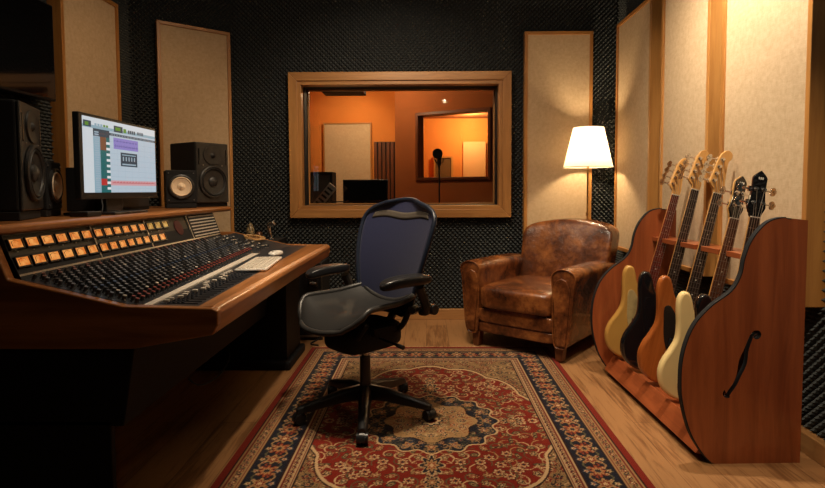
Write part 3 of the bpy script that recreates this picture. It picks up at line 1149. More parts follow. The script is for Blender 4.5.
# patch bay with white strips
MP = MBR
MB().box(3.195-YS0, 3.60-YS0, 0, BH, 0, .006, MP).build('patch_bay', M_BLACK, con, world=True)
for k in range(7):
    v = BH*(.1+.8*k/6)
    MB().box(3.215-YS0, 3.585-YS0, v-.0035, v+.0035, .006, .009, MP).build('patch_strip', M_OFFWHITE, con, world=True)
# white scribble strip between channels and faders
ang = math.atan2(SZ0-SZ1, SX0-SX1)


def surf_z(x):
    return SZ1+(SZ0-SZ1)*(SX1-x)/(SX1-SX0) if x < SX1 else SZ1-.003*(x-SX1)


b = MB()
b.add([(-.967, YS0, .757), (-.94, YS0, .757), (-1.03, 3.35, .759), (-1.062, 3.35, .766), (-.967, YS0, .763), (-.94, YS0, .762), (-1.03, 3.35, .767), (-1.062, 3.35, .774)],
      [(0, 1, 2, 3), (4, 5, 6, 7), (0, 1, 5, 4), (1, 2, 6, 5), (2, 3, 7, 6), (3, 0, 4, 7)])
b.build('scribble_strip', M_OFFWHITE, con, world=True)
# channel strips: thin pale lines
b = MB()
NCH = 36
CH = (3.28-YS0-.02)/NCH
for c in range(NCH+1):
    y = YS0+.01+c*CH
    xe = -.975-.085*(y-YS0)/1.5
    b.add([(SX0, y-.0008, SZ0+.0008), (SX0, y+.0008, SZ0+.0008), (xe, y+.0008, surf_z(xe)+.0008), (xe, y-.0008, surf_z(xe)+.0008)], [(0, 1, 2, 3)])
b.build('channel_lines', M_STEEL, con, world=True)


def knob_mesh(name, cap, r=.0072, h=.021):
    b = MB()
    b.lathe([(r*1.25, 0), (r*1.25, .003), (r, .004), (r*.9, h-.003)], 10, cap=False)
    b.m = 1
    b.lathe([(r*.9, h-.003), (r*.85, h), (.0001, h)], 10, cap=False)
    o = b.build('tmp', [M_KNOB, cap], smooth=True)
    me = o.data; bpy.data.objects.remove(o); me.name = name
    return me


KM = {k: knob_mesh('knob_'+k, m) for k, m in (('grey', M_GREYCAP), ('red', M_RED), ('white', M_OFFWHITE), ('black', M_CHARCOAL), ('rose', plain('dusty_rose_cap', srgb(120, 84, 78), .4)), ('blue', plain('blue_cap', srgb(60, 80, 110), .4)))}
ks = []
NR = 17
for c in range(NCH):
    y = YS0+.01+(c+.5)*CH
    xe = -.99-.075*(y-YS0)/1.5
    for r in range(NR):
        x = SX0+.018+(xe-SX0-.03)*r/(NR-1)
        kind = 'grey'
        if r >= NR-2: kind = 'red'
        elif r < 2: kind = 'rose' if (r+c) % 2 else 'black'
        elif r == 9: kind = 'blue'
        elif (r+c) % 4 == 3: kind = 'black'
        elif (r*7+c*3) % 29 == 0: kind = 'white'
        elif r == NR-3: kind = 'grey' if c % 4 else 'white'
        jit = CH*.2*(1 if r % 2 else -1)
        ks.append((x, y+jit, kind))
# master section knobs beyond the channels
for i in range(8):
    for j in range(7):
        if random.random() < .8:
            ks.append((-1.33+.045*j+random.uniform(-.006, .006), 3.32+.032*i, random.choice(['white', 'grey', 'black', 'white'])))
Rk = Matrix.Rotation(math.atan2(SZ0-SZ1, SX1-SX0), 4, 'Y')
camp = Vector((0, 0, 1.15))
ks.sort(key=lambda k: (Vector((k[0], k[1], .8))-camp).length)
rest_b = MB()
rest_src = {k: ([v.co.copy() for v in m.vertices], [tuple(p.vertices) for p in m.polygons], [p.material_index for p in m.polygons]) for k, m in KM.items()}
restm = [M_KNOB, M_GREYCAP, M_RED, M_OFFWHITE, M_CHARCOAL, MATS['blue_cap'], MATS['dusty_rose_cap']]
rix = {'grey': 1, 'red': 2, 'white': 3, 'black': 4, 'blue': 5, 'rose': 6}
for i, (x, y, kd) in enumerate(ks):
    M = Matrix.Translation((x, y, surf_z(x))) @ Rk
    if i < 99:
        o = bpy.data.objects.new('knob', KM[kd]); COL.objects.link(o); o.parent = con
        o.matrix_local = wm(con).inverted() @ M
    else:
        vs, fs, mi = rest_src[kd]
        n0 = len(rest_b.v)
        rest_b.v += [M @ v for v in vs]
        rest_b.f += [[n0+q for q in f] for f in fs]
        rest_b.mi += [0 if q == 0 else rix[kd] for q in mi]
o = rest_b.build('knobs', restm, con, world=True, smooth=True); o['kind'] = 'stuff'
# faders: slots and caps
b = MB()
NF = 34
fd = []
for c in range(NF):
    y = YS0+.05+c*.0385
    x1_ = -.955-.06*(y-YS0)/1.5
    b.box(x1_+.02, -.80-.05*(y-YS0)/1.5, y-.0012, y+.0012, .750, .7575)
    t = random.choice([.045, .062, .052, .088, .07])
    fd.append((x1_+t, y))
b.build('fader_slots', M_OFFWHITE if False else M_CHARCOAL, con, world=True)
fc = MB().box(-.010, .010, -.006, .006, .004, .013).box(-.002, .002, -.002, .002, -.004, .004)
o = fc.build('tmp', M_OFFWHITE, bevel=.0015); fme = o.data
bpy.data.objects.remove(o)
for x, y in fd:
    if y > 2.55: continue
    o = bpy.data.objects.new('fader_cap', fme); COL.objects.link(o); o.parent = con
    md = o.modifiers.new('bevel', 'BEVEL'); md.width = .0015
    o.matrix_local = wm(con).inverted() @ Matrix.Translation((x, y, .757))
# small dark buttons in the fader area
b = MB()
for c in range(NF):
    y = YS0+.05+c*.0385
    for k in range(4):
        b.box(-.865-.03*k*0-.016*k, -.857-.016*k, y+.010, y+.018, .750, .7605)
b.build('buttons', plain('blue_grey_button', srgb(46, 54, 66), .35), con, world=True)['kind'] = 'stuff'
# far blank plates with a thin pale seam
b = MB().add([(SX0, 3.615, SZ0+.001), (SX0, 3.618, SZ0+.001), (-.86, 3.618, .7575), (-.86, 3.615, .7575)], [(0, 1, 2, 3)])
b.build('seam', M_STEEL, con, world=True)
# lower box, pedestals
MB().prism([(-1.9, .34), (-1.045, .34), (-.998, .625), (-1.9, .625)], 1.80, Y1, 'y').build('lower_case', M_BLACK, con, world=True, bevel=.004)
MB().box(-2.0, -1.09, 1.80, 1.825, 0, .36).build('pedestal', M_BLACK, con, world=True, bevel=.004)
MB().box(-2.0, -.905, 3.42, 3.78, .05, .64).build('pedestal', M_BLACK, con, world=True, bevel=.004)
MB().box(-2.0, -.872, 3.36, 3.80, 0, .055).build('pedestal_foot', M_BLACK, con, world=True, bevel=.012)
# loose cable under the desk
cb = spline([(-1.02, 2.25, .345), (-.99, 2.3, .30), (-.97, 2.45, .29), (-.96, 2.55, .33), (-.98, 2.62, .345)], 8, False)
MB().tube(cb, .004, 6).build('cable', M_BLACK, con, world=True, smooth=True)


# ------------------------------------------------------------------ speakers
def ring_z(b, M, prof, n=32):
    b.lathe(prof, n, M, cap=False)


def big_speaker(label, front, nrm, z0, group=None):
    nx_, ny_ = nrm
    ang_ = math.atan2(nx_, -ny_)
    w, h, dep = .262, .42, .29
    M = Matrix.Translation((front[0]-nx_*dep/2, front[1]-ny_*dep/2, z0)) @ Matrix.Rotation(ang_, 4, 'Z')
    r = thing('studio_monitor_speaker', label, 'speaker', mat=M, group=group)
    y = -dep/2
    MB().box(-w/2, w/2, y, -y, 0, h).build('cabinet', M_BLACKMAT, r, bevel=.010, seg=3)
    MB().box(-w/2+.002, w/2-.002, y-.012, y+.004, .002, h-.002).build('baffle', M_CHARCOAL, r, bevel=.009, seg=3)
    F = Matrix.Translation((0, y-.019, .148)) @ Matrix.Rotation(PI/2, 4, 'X')   # local z -> -y
    b = MB(); ring_z(b, F, [(.112, -.004), (.112, .006), (.106, .010), (.100, .009), (.098, .002)])
    wf = b.build('woofer', M_CHARCOAL, r, smooth=True)
    b = MB(); ring_z(b, F, [(.098, .002), (.092, .010), (.084, .006), (.080, -.0015)])
    b.build('surround', M_RUBBER, wf, smooth=True)
    b = MB(); ring_z(b, F, [(.080, .0015), (.036, -.006), (.034, .001), (.022, .010), (.0005, .014)])
    b.build('cone', M_CONEDK, wf, smooth=True)
    F2 = Matrix.Translation((0, y-.015, .332)) @ Matrix.Rotation(PI/2, 4, 'X')
    b = MB(); ring_z(b, F2 @ Matrix.Scale(1.15, 4, (1, 0, 0)), [(.066, -.002), (.064, .004), (.052, .003), (.026, -.002), (.016, .001)])
    tw = b.build('waveguide', M_CHARCOAL, r, smooth=True)
    b = MB(); ring_z(b, F2, [(.020, -.001), (.016, .003), (.012, .008), (.0005, .012)])
    b.build('tweeter', M_RUBBER, tw, smooth=True)
    for sx in (-1, 1):
        MB().box(sx*.108-.005, sx*.108+.005, y-.0135, y-.005, .265, .375).build('port_slot', M_GLOSS, r, bevel=.002)
        MB().cyl((sx*.075, y-.010, .262), (sx*.075, y-.0145, .262), .0045).build('badge', M_STEEL, r)
    return r


def small_speaker(label, front, nrm, z0, group=None, w=.182, h=.212, dep=.17):
    nx_, ny_ = nrm
    ang_ = math.atan2(nx_, -ny_)
    M = Matrix.Translation((front[0]-nx_*dep/2, front[1]-ny_*dep/2, z0)) @ Matrix.Rotation(ang_, 4, 'Z')
    r = thing('cube_speaker', label, 'speaker', mat=M, group=group)
    y = -dep/2
    MB().box(-w/2, w/2, y, -y, 0, h).build('cabinet', M_BLACKMAT, r, bevel=.006)
    F = Matrix.Translation((0, y-.0045, h/2)) @ Matrix.Rotation(PI/2, 4, 'X')
    b = MB(); ring_z(b, F, [(.078, -.004), (.078, .006), (.070, .009), (.063, .003)])
    rg = b.build('driver_ring', M_CHARCOAL, r, smooth=True)
    b = MB(); ring_z(b, F, [(.063, .004), (.058, .009), (.054, .003), (.024, -.003), (.022, .001), (.0005, .012)])
    b.build('cone', M_CONE, rg, smooth=True)
    for sx in (-1, 1):
        for sz in (-1, 1):
            MB().cyl((sx*.074, y+.001, h/2+sz*.086), (sx*.074, y-.004, h/2+sz*.086), .004).build('screw', M_STEEL, r)
    return r


def unit(a, b_):
    L = math.hypot(a, b_)
    return (a/L, b_/L)


SZ = 1.041


def pad_(label, cx, cy, ang_, sx, sy, h, grp='foam pads under the speakers'):
    r = MB().box(-sx/2, sx/2, -sy/2, sy/2, 0, h).build('isolation_pad', M_BLACKMAT, bevel=.004)
    r.matrix_world = Matrix.Translation((cx, cy, SZ)) @ Matrix.Rotation(ang_, 4, 'Z')
    tag(r, label, 'foam pad', grp)


nL = unit(.93, .37); nL2 = unit(.95, .3); nR = unit(.84, -.54); nR2 = unit(.5, -.87)


def padfor(label, front, n, dep, w, h, ex=.0):
    pad_(label, front[0]-n[0]*(dep/2), front[1]-n[1]*(dep/2), math.atan2(n[0], -n[1]), w, dep-.01, h)


padfor('dark pad under the large two-way speaker beside the television', (-1.57, 2.12), nL, .29, .26, .034)
big_speaker('large black two-way speaker at the left edge, below the television', (-1.575, 2.12), nL, SZ+.034)
padfor('dark pad under the pale-coned small speaker left of the desktop monitor', (-1.665, 2.39), nL2, .17, .18, .03)
small_speaker('small speaker with pale cone left of the desktop monitor', (-1.665, 2.39), nL2, SZ+.03)
padfor('dark pad under the large two-way speaker nearest the window', (-1.505, 3.75), nR, .29, .27, .025)
big_speaker('large black two-way speaker to the right of the desktop monitor', (-1.50, 3.75), nR, SZ+.025)
padfor('dark pad under the small cube speaker right of the desktop monitor', (-1.575, 3.44), nR2, .17, .18, .032)
small_speaker('small cube speaker with pale cone right of the desktop monitor', (-1.575, 3.44), nR2, SZ+.032)

# black outboard box behind the monitor's right edge
r = thing('rack_unit', 'low black equipment box on the shelf behind the desktop monitor', 'equipment box', (-1.80, 3.12, SZ))
MB().box(-.16, .1, -.22, .16, 0, .24).build('case', M_BLACKMAT, r, bevel=.005)
MB().box(.1, .106, -.2, .14, .02, .22).build('faceplate', M_CHARCOAL, r)

# ------------------------------------------------------------------ desktop monitor
mon = thing('computer_monitor', 'wide lit desktop monitor showing audio tracks on the desk shelf', 'monitor', (-1.53, 2.62, SZ))
MW, MH = .668, .385
# local screen plane faces +x ; screen coordinates (s along +y, t up)
MM = Matrix(((0, 0, 1, -1.512), (1, 0, 0, 2.337), (0, 1, 0, 1.115), (0, 0, 0, 1)))
MB().box(0, MW, 0, MH, -.03, .0, MM).build('bezel', M_PLASTIC, mon, world=True, bevel=.004)


def flat(name, rects, parent, z, M):
    """coloured rectangles of one lit picture, each (s0,s1,t0,t1,matindex)"""
    pass


def scr(name, c, s):
    return emissive(name, srgb(*c), s)


S_ = .72
SM = [scr('screen_bg', (196, 214, 228), S_), scr('screen_pale', (226, 234, 240), S_), scr('screen_toolbar', (150, 184, 200), S_),
      scr('screen_dark', (50, 70, 84), S_), scr('screen_green', (96, 150, 50), S_), scr('screen_teal', (20, 108, 110), S_),
      scr('screen_brown', (130, 84, 60), S_), scr('screen_purple', (150, 140, 214), S_), scr('screen_navy', (50, 50, 130), S_),
      scr('screen_red', (196, 50, 50), S_), scr('screen_pink', (226, 170, 176), S_), scr('screen_grid', (166, 190, 206), S_), scr('screen_white', (240, 244, 246), S_)]
b = MB()
sx0, sx1, sy0, sy1 = .022, MW-.014, .03, MH-.014
SWd, SHt = sx1-sx0, sy1-sy0
lay = [0]


def sr(a0, a1, b0, b1, m, lvl):
    z = .0004+lvl*.0002
    b.m = m
    p = [(sx0+a0*SWd, sy0+b0*SHt), (sx0+a1*SWd, sy0+b0*SHt), (sx0+a1*SWd, sy0+b1*SHt), (sx0+a0*SWd, sy0+b1*SHt)]
    b.add([MM @ Vector((q[0], q[1], z)) for q in p], [(0, 1, 2, 3)])


sr(0, 1, 0, 1, 0, 0)
sr(0, 1, .90, 1, 1, 1)
sr(0, 1, .86, .90, 2, 1)
sr(.01, .10, .87, .95, 3, 2); sr(.03, .07, .885, .93, 4, 3)
for k in range(5): sr(.14+.035*k, .165+.035*k, .90, .93, 2 if k < 3 else 4, 2)
sr(.38, .50, .86, .95, 3, 2); sr(.40, .47, .885, .93, 4, 3)
sr(.51, .55, .87, .93, 4, 2)
for k in range(4): sr(.575+.028*k, .597+.028*k, .87, .92, 3, 2)
for k in range(5): sr(.71+.02*k, .724+.02*k, .875, .92, 3, 2)
sr(0, .12, 0, .86, 1, 1)
for k in range(26): sr(.135, .185, .03+.031*k, .05+.031*k, 11, 2)
sr(.12, .32, .76, .86, 3, 1)
sr(.12, .20, 0, .76, 2, 1)
sr(.20, .275, .58, .76, 6, 2); sr(.20, .275, 0, .58, 5, 2)
sr(.275, .32, 0, .76, 5, 2)
for k in range(9):
    sr(.275, .32, .04+.078*k, .075+.078*k, 12, 3)
sr(.20, .275, .10, .19, 9, 3)
sr(.32, 1, .80, .835, 3, 1)
for k in range(30): sr(.34+.022*k, .345+.022*k, .805, .83, 0, 2)
for k in range(9): sr(.32, 1, .06+.082*k, .063+.082*k, 11, 1)
for k in range(6): sr(.42+.1*k, .4015+.02+.1*k, .0, .80, 11, 1)
sr(.37, .72, .62, .78, 7, 2)
for k in range(40):
    a = .002+.012*abs(math.sin(k*1.7)*math.cos(k*.6)); sr(.375+.0085*k, .379+.0085*k, .735-a, .735+a, 8, 3)
    a = .002+.018*abs(math.sin(k*.9)*math.cos(k*1.6)); sr(.375+.0085*k, .379+.0085*k, .665-a, .665+a, 8, 3)
sr(.46, .70, .38, .58, 3, 3)
for k in range(5): sr(.49+.04*k, .505+.04*k, .46, .52, 11, 4)
sr(.48, .68, .40, .42, 11, 4); sr(.48, .68, .54, .555, 2, 4)
sr(.32, 1, .10, .17, 10, 2)
for k in range(44): sr(.34+.0145*k, .348+.0145*k, .13, .142+.006*(k % 3), 9, 3)
b.build('screen', SM, mon, world=True)
b = MB()
b.box(-1.60, -1.535, 2.56, 2.70, 1.05, 1.22)
b.build('stand_neck', M_PLASTIC, mon, world=True, bevel=.006)
b = MB(); b.prism([(-1.68, 2.46), (-1.46, 2.50), (-1.46, 2.80), (-1.68, 2.84)], SZ, SZ+.012, 'z')
b.build('stand_foot', M_PLASTIC, mon, world=True, bevel=.004)
MB().tube(spline([(-1.53, 2.5, 1.14), (-1.50, 2.47, 1.08), (-1.50, 2.44, 1.048), (-1.56, 2.40, 1.046)], 6, False), .003, 6).build('cable', M_BLACK, mon, world=True, smooth=True)

# small black things beside the monitor foot
r = MB().box(-.04, .04, -.05, .05, 0, .022).build('hard_drive', M_PLASTIC, bevel=.004)
r.location = (-1.49, 2.33, SZ); tag(r, 'small flat black box on the shelf just left of the monitor foot', 'hard drive')

# ------------------------------------------------------------------ television
tv = thing('television', 'dark wall-mounted television at the top left corner', 'television', (-2.22, 2.72, 1.68))
TM = Matrix(((0, 0, 1, -2.20), (1, 0, 0, 2.21), (0, 1, 0, 1.685), (0, 0, 0, 1)))
MB().box(0, .99, 0, .56, -.05, 0, TM).build('housing', M_PLASTIC, tv, world=True, bevel=.004)
MB().box(.008, .982, .014, .552, 0, .0015, TM).build('screen', M_GLOSS, tv, world=True)
MB().box(.4, .6, .2, .4, -.108, -.05, TM).build('wall_bracket', M_BLACKMAT, tv, world=True)

# ------------------------------------------------------------------ keyboard and mouse
kb = thing('computer_keyboard', 'white slim keyboard lying on the mixing desk', 'keyboard', (-.875, 2.80, .761), math.radians(6))
MB().box(-.075, .075, -.235, .235, 0, .012).build('case', M_WHITE, kb, bevel=.004)
kc = MB()
for i in range(6):
    y = -.225
    while y < .215:
        w_ = .0175 if not (i == 0 and -.08 < y < .05) else .10
        kc.box(-.066+.0225*i+.001, -.066+.0225*i+.019, y, y+w_, .012, .0155)
        y += w_+.004
kc.build('keys', M_OFFWHITE, kb)['kind'] = 'stuff'
ms = thing('computer_mouse', 'white mouse on the desk beyond the keyboard', 'mouse', (-.905, 3.20, .759), math.radians(-10))
MB().soft((0, 0, .014), (.068, .122, .036), .8, fn=lambda q, r: (r.x, r.y, max(r.z, -.012))).build('shell', M_WHITE, ms, smooth='all')
MB().box(-.0012, .0012, -.05, -.02, .030, .0325).build('button_seam', M_GREYCAP, ms)


# ------------------------------------------------------------------ leather club armchair
AT = math.atan2(-.62, .785)
ac = thing('leather_armchair', 'worn brown leather club armchair by the right wall under the lamp', 'armchair', (.872, 4.03, .001), AT)


def arm_builder(s):
    """club arm: rounded roll on top, flares outward; s=-1 left, 1 right"""
    b = MB()
    cx = s*.352

    def sec(u, wid, top, f):
        # closed section in xz, u 0..1 : straight sides with a fat roll on top
        t = u*2*PI
        return t
    N = 28; K = 16
    ys = [-.425+.80*k/(K-1) for k in range(K)]
    rings = []
    for k, y in enumerate(ys):
        e = min(1, (k+.25)/1.6)            # round the front edge
        e = math.sin(min(e, 1)*PI/2)
        e2 = .93+.07*e
        ring = []
        drop = .0 if y < 0 else .03*(y/.375)**2
        for i in range(N):
            t = 2*PI*i/N
            c, s_ = math.cos(t), math.sin(t)
            # superellipse-like tall section
            hw_ = .072+.030*math.exp(-((max(s_, 0)-.7)/.5)**2)
            px = math.copysign(abs(c)**(.85 if s_ > 0 else .5), c)*hw_*e2
            if s_ >= 0:
                pz = .505+(abs(s_)**.8)*.128*e2 - drop
                px *= 1.0
            else:
                pz = .49-(abs(s_)**.4)*.39
                px *= (1-.16*min(1, (.49-pz)/.25))
            ring.append((cx+px+s*.012*(pz-.3)/.3, y+(.0 if s_ < 0 else 0), pz))
        rings.append(ring)
    n0 = len(b.v)
    for r in rings: b.v += [Vector(p) for p in r]
    for k in range(K-1):
        for i in range(N):
            b.f.append([k*N+i, k*N+(i+1) % N, (k+1)*N+(i+1) % N, (k+1)*N+i]); b.mi.append(0)
    b.f.append(list(range(N))); b.mi.append(0)
    b.f.append(list(range((K-1)*N, K*N))); b.mi.append(0)
    o = b.build('arm', M_LEATHER, ac, smooth='all', bevel=.012, seg=3)
    # welt around the front face
    w = MB()
    w.tube([Vector(p)+Vector((0, -.002, 0)) for p in rings[0]], .0055, 8, closed=True)
    w.build('piping', M_LEATHER, o, smooth=True)
    # upright front facing
    f = MB()
    f.prism([(cx-.030, .12), (cx+.030, .12), (cx+.046, .30), (cx+.060, .50), (cx+.035, .555), (cx, .57), (cx-.035, .555), (cx-.060, .50), (cx-.046, .30)], -.438, -.42, 'y')
    f.build('front_facing', M_LEATHER, o, bevel=.006, smooth=True, seg=3)
    return o


for s in (-1, 1):
    arm_builder(s)
# base under the cushion
b = MB().soft((0, -.03, .215), (.60, .76, .20), .18, n=12)
b.build('seat_base', M_LEATHER, ac, smooth='all')
b = MB().soft((0, -.405, .245), (.58, .06, .105), .25, n=10)
b.build('front_rail', M_LEATHER, ac, smooth='all')
b = MB().soft((0, -.40, .155), (.58, .055, .075), .25, n=10)
b.build('front_rail', M_LEATHER, ac, smooth='all')
# cushion
b = MB().soft((0, -.115, .375), (.585, .70, .17), .26, puff=.035, n=16)
cu = b.build('seat_cushion', M_LEATHER, ac, smooth='all')
w = MB()
pts = []
for i in range(48):
    t = 2*PI*i/48
    c, s_ = math.cos(t), math.sin(t)
    pts.append((math.copysign(abs(c)**.3, c)*.286, -.115+math.copysign(abs(s_)**.3, s_)*.343, .415))
w.tube(pts, .006, 8, closed=True)
w.build('piping', M_LEATHER, cu, smooth=True)


# back: slab with camel-shaped top, leaning back
def back_fn(q, r):
    x, y, z = r
    top = max(0, q.z)
    z2 = z+.035*top*math.exp(-(q.x*1.5)**2)-.020*top*abs(q.x)**3
    x2 = x*(1+.10*(q.z)*.5)
    # lean
    y2 = y+.16*(z2+.28)/.56
    y2 -= .03*(1-q.x*q.x)*(1-q.z*q.z) if q.y < 0 else 0
    y2 -= .05*abs(q.x)**4*(1 if q.y < 0 else .4)
    return (x2, y2, z2)


b = MB().soft((.055, .28, .60), (.72, .20, .56), .25, n=18, fn=back_fn)
bk = b.build('backrest', M_LEATHER, ac, smooth='all')
pts = []
for i in range(26):
    u = -1+2*i/25
    xx = u*.325
    zz = .600+.258+.035*math.exp(-(u*.88*1.5)**2)-.040*abs(u)**5-.012
    pts.append((xx, .25-.055+.16*(zz-.6+.28)/.56-.015, zz))
w = MB()
pts = [(-.34, .245, .52), (-.347, .275, .65), (-.348, .30, .76)]+[p for p in pts[1:-1]]+[(.348, .30, .76), (.347, .275, .65), (.34, .245, .52)]
pts = [(p[0]*.98+.055, p[1]+.028, p[2]+.006) for p in pts]
w.tube(spline(pts, 3, False), .0055, 8)
w.build('piping', M_LEATHER, bk, smooth=True)
b = MB().soft((.02, .40, .36), (.70, .12, .56), .22, n=10)
b.build('back_panel', M_LEATHER, ac, smooth='all')
for sx in (-1, 1):
    for sy in (-.375, .36):
        M = Matrix.Translation((sx*.325, sy, 0))
        MB().prism([(-.022, .0095 if (sx > 0 and sy < 0) else 0), (.022, .0095 if (sx > 0 and sy < 0) else 0), (.034, .115), (-.034, .115)], -.03, .03, 'y', M).build('foot', M_BLACKMAT if False else W_DARK['z'], ac, bevel=.004)

# ------------------------------------------------------------------ floor lamp
lp = thing('floor_lamp', 'brass floor lamp with white drum shade behind the leather armchair', 'lamp', (1.345, 4.47, 0))
b = MB().lathe([(.13, 0), (.13, .012), (.12, .02), (.03, .03), (.014, .05)], 32)
b.build('base', M_BRASS, lp, smooth=True)
b = MB().cyl((0, 0, .04), (0, 0, 1.40), .0095, n=16)
b.build('pole', M_BRASS, lp, smooth=True)
b = MB().cyl((0, 0, 1.38), (0, 0, 1.43), .016, n=16).cyl((0, 0, .93), (0, 0, .96), .015, n=16)
b.cyl((0, -.005, .945), (0, -.045, .945), .005, n=8)
b.build('socket', M_BRASS, lp, smooth=True)
b = MB()
sh0, sh1, sr0, sr1 = 1.335, 1.66, .198, .122
n_ = 48
b.lathe([(sr0, sh0), (sr1, sh1)], n_, cap=False)
sh = b.build('lamp_shade', M_SHADE, lp, smooth='all')
for (r_, z_) in ((sr0, sh0), (sr1, sh1)):
    MB().tube([(math.cos(2*PI*i/n_)*r_, math.sin(2*PI*i/n_)*r_, z_) for i in range(n_)], .003, 6, closed=True).build('rim', M_OFFWHITE, sh, smooth=True)
b = MB()
for k in range(3):
    a = k*2*PI/3
    b.tube([(0, 0, 1.60), (math.cos(a)*.137, math.sin(a)*.137, 1.615)], .002, 6)
b.cyl((0, 0, 1.43), (0, 0, 1.60), .002, n=6)
b.build('spider', M_BRASS, sh)
b = MB().lathe([(.013, 1.43), (.018, 1.45), (.030, 1.49), (.030, 1.51), (.018, 1.535), (.0005, 1.542)], 16)
b.build('bulb', M_BULB, lp, smooth='all')
lamp_light = bpy.data.lights.new('bulb_light', 'POINT'); lamp_light.energy = 60; lamp_light.color = (1, .74, .44)
lamp_light.shadow_soft_size = .04
o = bpy.data.objects.new('bulb_light', lamp_light); COL.objects.link(o); o.parent = lp; o.location = (0, 0, 1.50)

# ------------------------------------------------------------------ bass rack
rk = thing('guitar_rack', 'wooden multi-guitar rack with cello-shaped ends holding five basses', 'guitar rack', (1.35, 2.8, 0))
outl = spline([(1.50, 1.028), (1.455, 1.028), (1.40, 1.008), (1.345, .945), (1.314, .868), (1.300, .795), (1.262, .728), (1.175, .662),
               (1.108, .583), (1.069, .478), (1.058, .371), (1.066, .262), (1.10, .14), (1.150, .052), (1.19, .006)], 5, False)
outl = [(1.569, 1.02)]+outl+[(1.205, 0), (1.566, 0)]


def fhole():
    c = spline([(1.250, .290), (1.262, .310), (1.285, .345), (1.305, .40), (1.320, .46), (1.335, .51), (1.352, .548), (1.372, .560)], 6, False)
    L = []; R = []
    for i, p in enumerate(c):
        q0 = c[max(i-1, 0)]; q1 = c[min(i+1, len(c)-1)]
        dx, dz = q1[0]-q0[0], q1[1]-q0[1]; l = math.hypot(dx, dz)
        t = i/(len(c)-1)
        w = .0085+.009*math.exp(-((t-.5)/.10)**2)
        L.append((p[0]-dz/l*w, p[1]+dx/l*w)); R.append((p[0]+dz/l*w, p[1]-dx/l*w))
    def blob(cx, cz, r, a0, a1, n=10):
        return [(cx+r*math.cos(math.radians(a0+(a1-a0)*k/n)), cz+r*math.sin(math.radians(a0+(a1-a0)*k/n))) for k in range(n+1)]
    top = blob(c[-1][0]-.004, c[-1][1]-.014, .019, 110, -150)
    bot = blob(c[0][0]+.006, c[0][1]+.004, .017, 300-10, 60-20)
    loop = L[2:-2]+top+R[2:-2][::-1]+blob(c[0][0]+.002, c[0][1]+.010, .020, 300, 130)[::-1][::-1]
    return loop


FH = fhole()
for nm, y, hole in (('end_panel', 2.222, True), ('end_panel', 3.315, False)):
    loops = [[(p[0]-1.35, p[1]) for p in outl]]
    if hole: loops.append([(p[0]-1.35, p[1]) for p in FH])
    plate(nm, loops, .024, .0, [W_RACK['z'], M_BLACK], rk, Matrix.Translation((0, y-2.8, 0)), rim=True)
    # dark rounded edging along the curved side
    b = MB()
    edge = [(p[0]-.001, y, p[1]) for p in outl[1:-2]]
    for i in range(len(edge)-1):
        pass
    pts = edge
    vs = []
    for i, p in enumerate(pts):
        q0 = Vector(pts[max(i-1, 0)]); q1 = Vector(pts[min(i+1, len(pts)-1)])
        t = (q1-q0).normalized(); nn = Vector((t.z, 0, -t.x))
        if nn.x > 0 and abs(nn.x) > .05: nn = -nn
        P = Vector(p)
        vs += [P+Vector((0, -.0125, 0)), P+nn*.004+Vector((0, -.0125, 0)), P+nn*.004+Vector((0, .0125, 0)), P+Vector((0, .0125, 0))]
    fs = []
    for i in range(len(pts)-1):
        for k in range(4):
            fs.append((i*4+k, i*4+(k+1) % 4, (i+1)*4+(k+1) % 4, (i+1)*4+k))
    b.add(vs, fs).build('edge_band', M_BLACKMAT, rk, world=True, smooth=False)
ya, yb = 2.234, 3.303
MB().prism([(1.135, .035), (1.160, .030), (1.215, .112), (1.192, .124)], ya, yb, 'y').build('front_board', W_RACK['y'], rk, world=True, bevel=.003)
MB().prism([(1.208, .098), (1.545, .060), (1.545, .075), (1.212, .114)], ya, yb, 'y').build('shelf_board', W_RACK['y'], rk, world=True, bevel=.002)
MB().box(1.53, 1.555, ya, yb, .06, .18).build('back_board', W_RACK['y'], rk, world=True, bevel=.002)
# neck bar with padded notches
BASSY = [3.215, 3.0, 2.79, 2.57, 2.37]
b = MB()
b.box(1.478, 1.545, ya, yb, .832, .858)
segs = []
yy = ya
for y in sorted(BASSY):
    segs.append((yy, y-.034)); yy = y+.034
segs.append((yy, yb))
for (a, c) in segs:
    b.box(1.425, 1.478, a, c, .832, .858)
b.build('neck_bar', W_RACK['y'], rk, world=True, bevel=.002)

_pv = Matrix.Translation((1.56, 2.21, 0))
rk.matrix_world = _pv @ Matrix.Rotation(math.radians(1.6), 4, 'Z') @ _pv.inverted() @ WM[rk.name]

# ------------------------------------------------------------------ basses
BODY = spline([(0.0, 0), (-.075, .006), (-.135, .042), (-.163, .105), (-.160, .165), (-.137, .225), (-.122, .28), (-.130, .345),
               (-.146, .405), (-.155, .462), (-.142, .498), (-.112, .500), (-.088, .465), (-.070, .425), (-.045, .395), (-.028, .385), (.028, .385),
               (.045, .388), (.070, .405), (.100, .428), (.128, .432), (.143, .408), (.135, .360), (.118, .300), (.120, .245),
               (.143, .190), (.160, .130), (.150, .065), (.105, .018), (.05, .002)], 4)


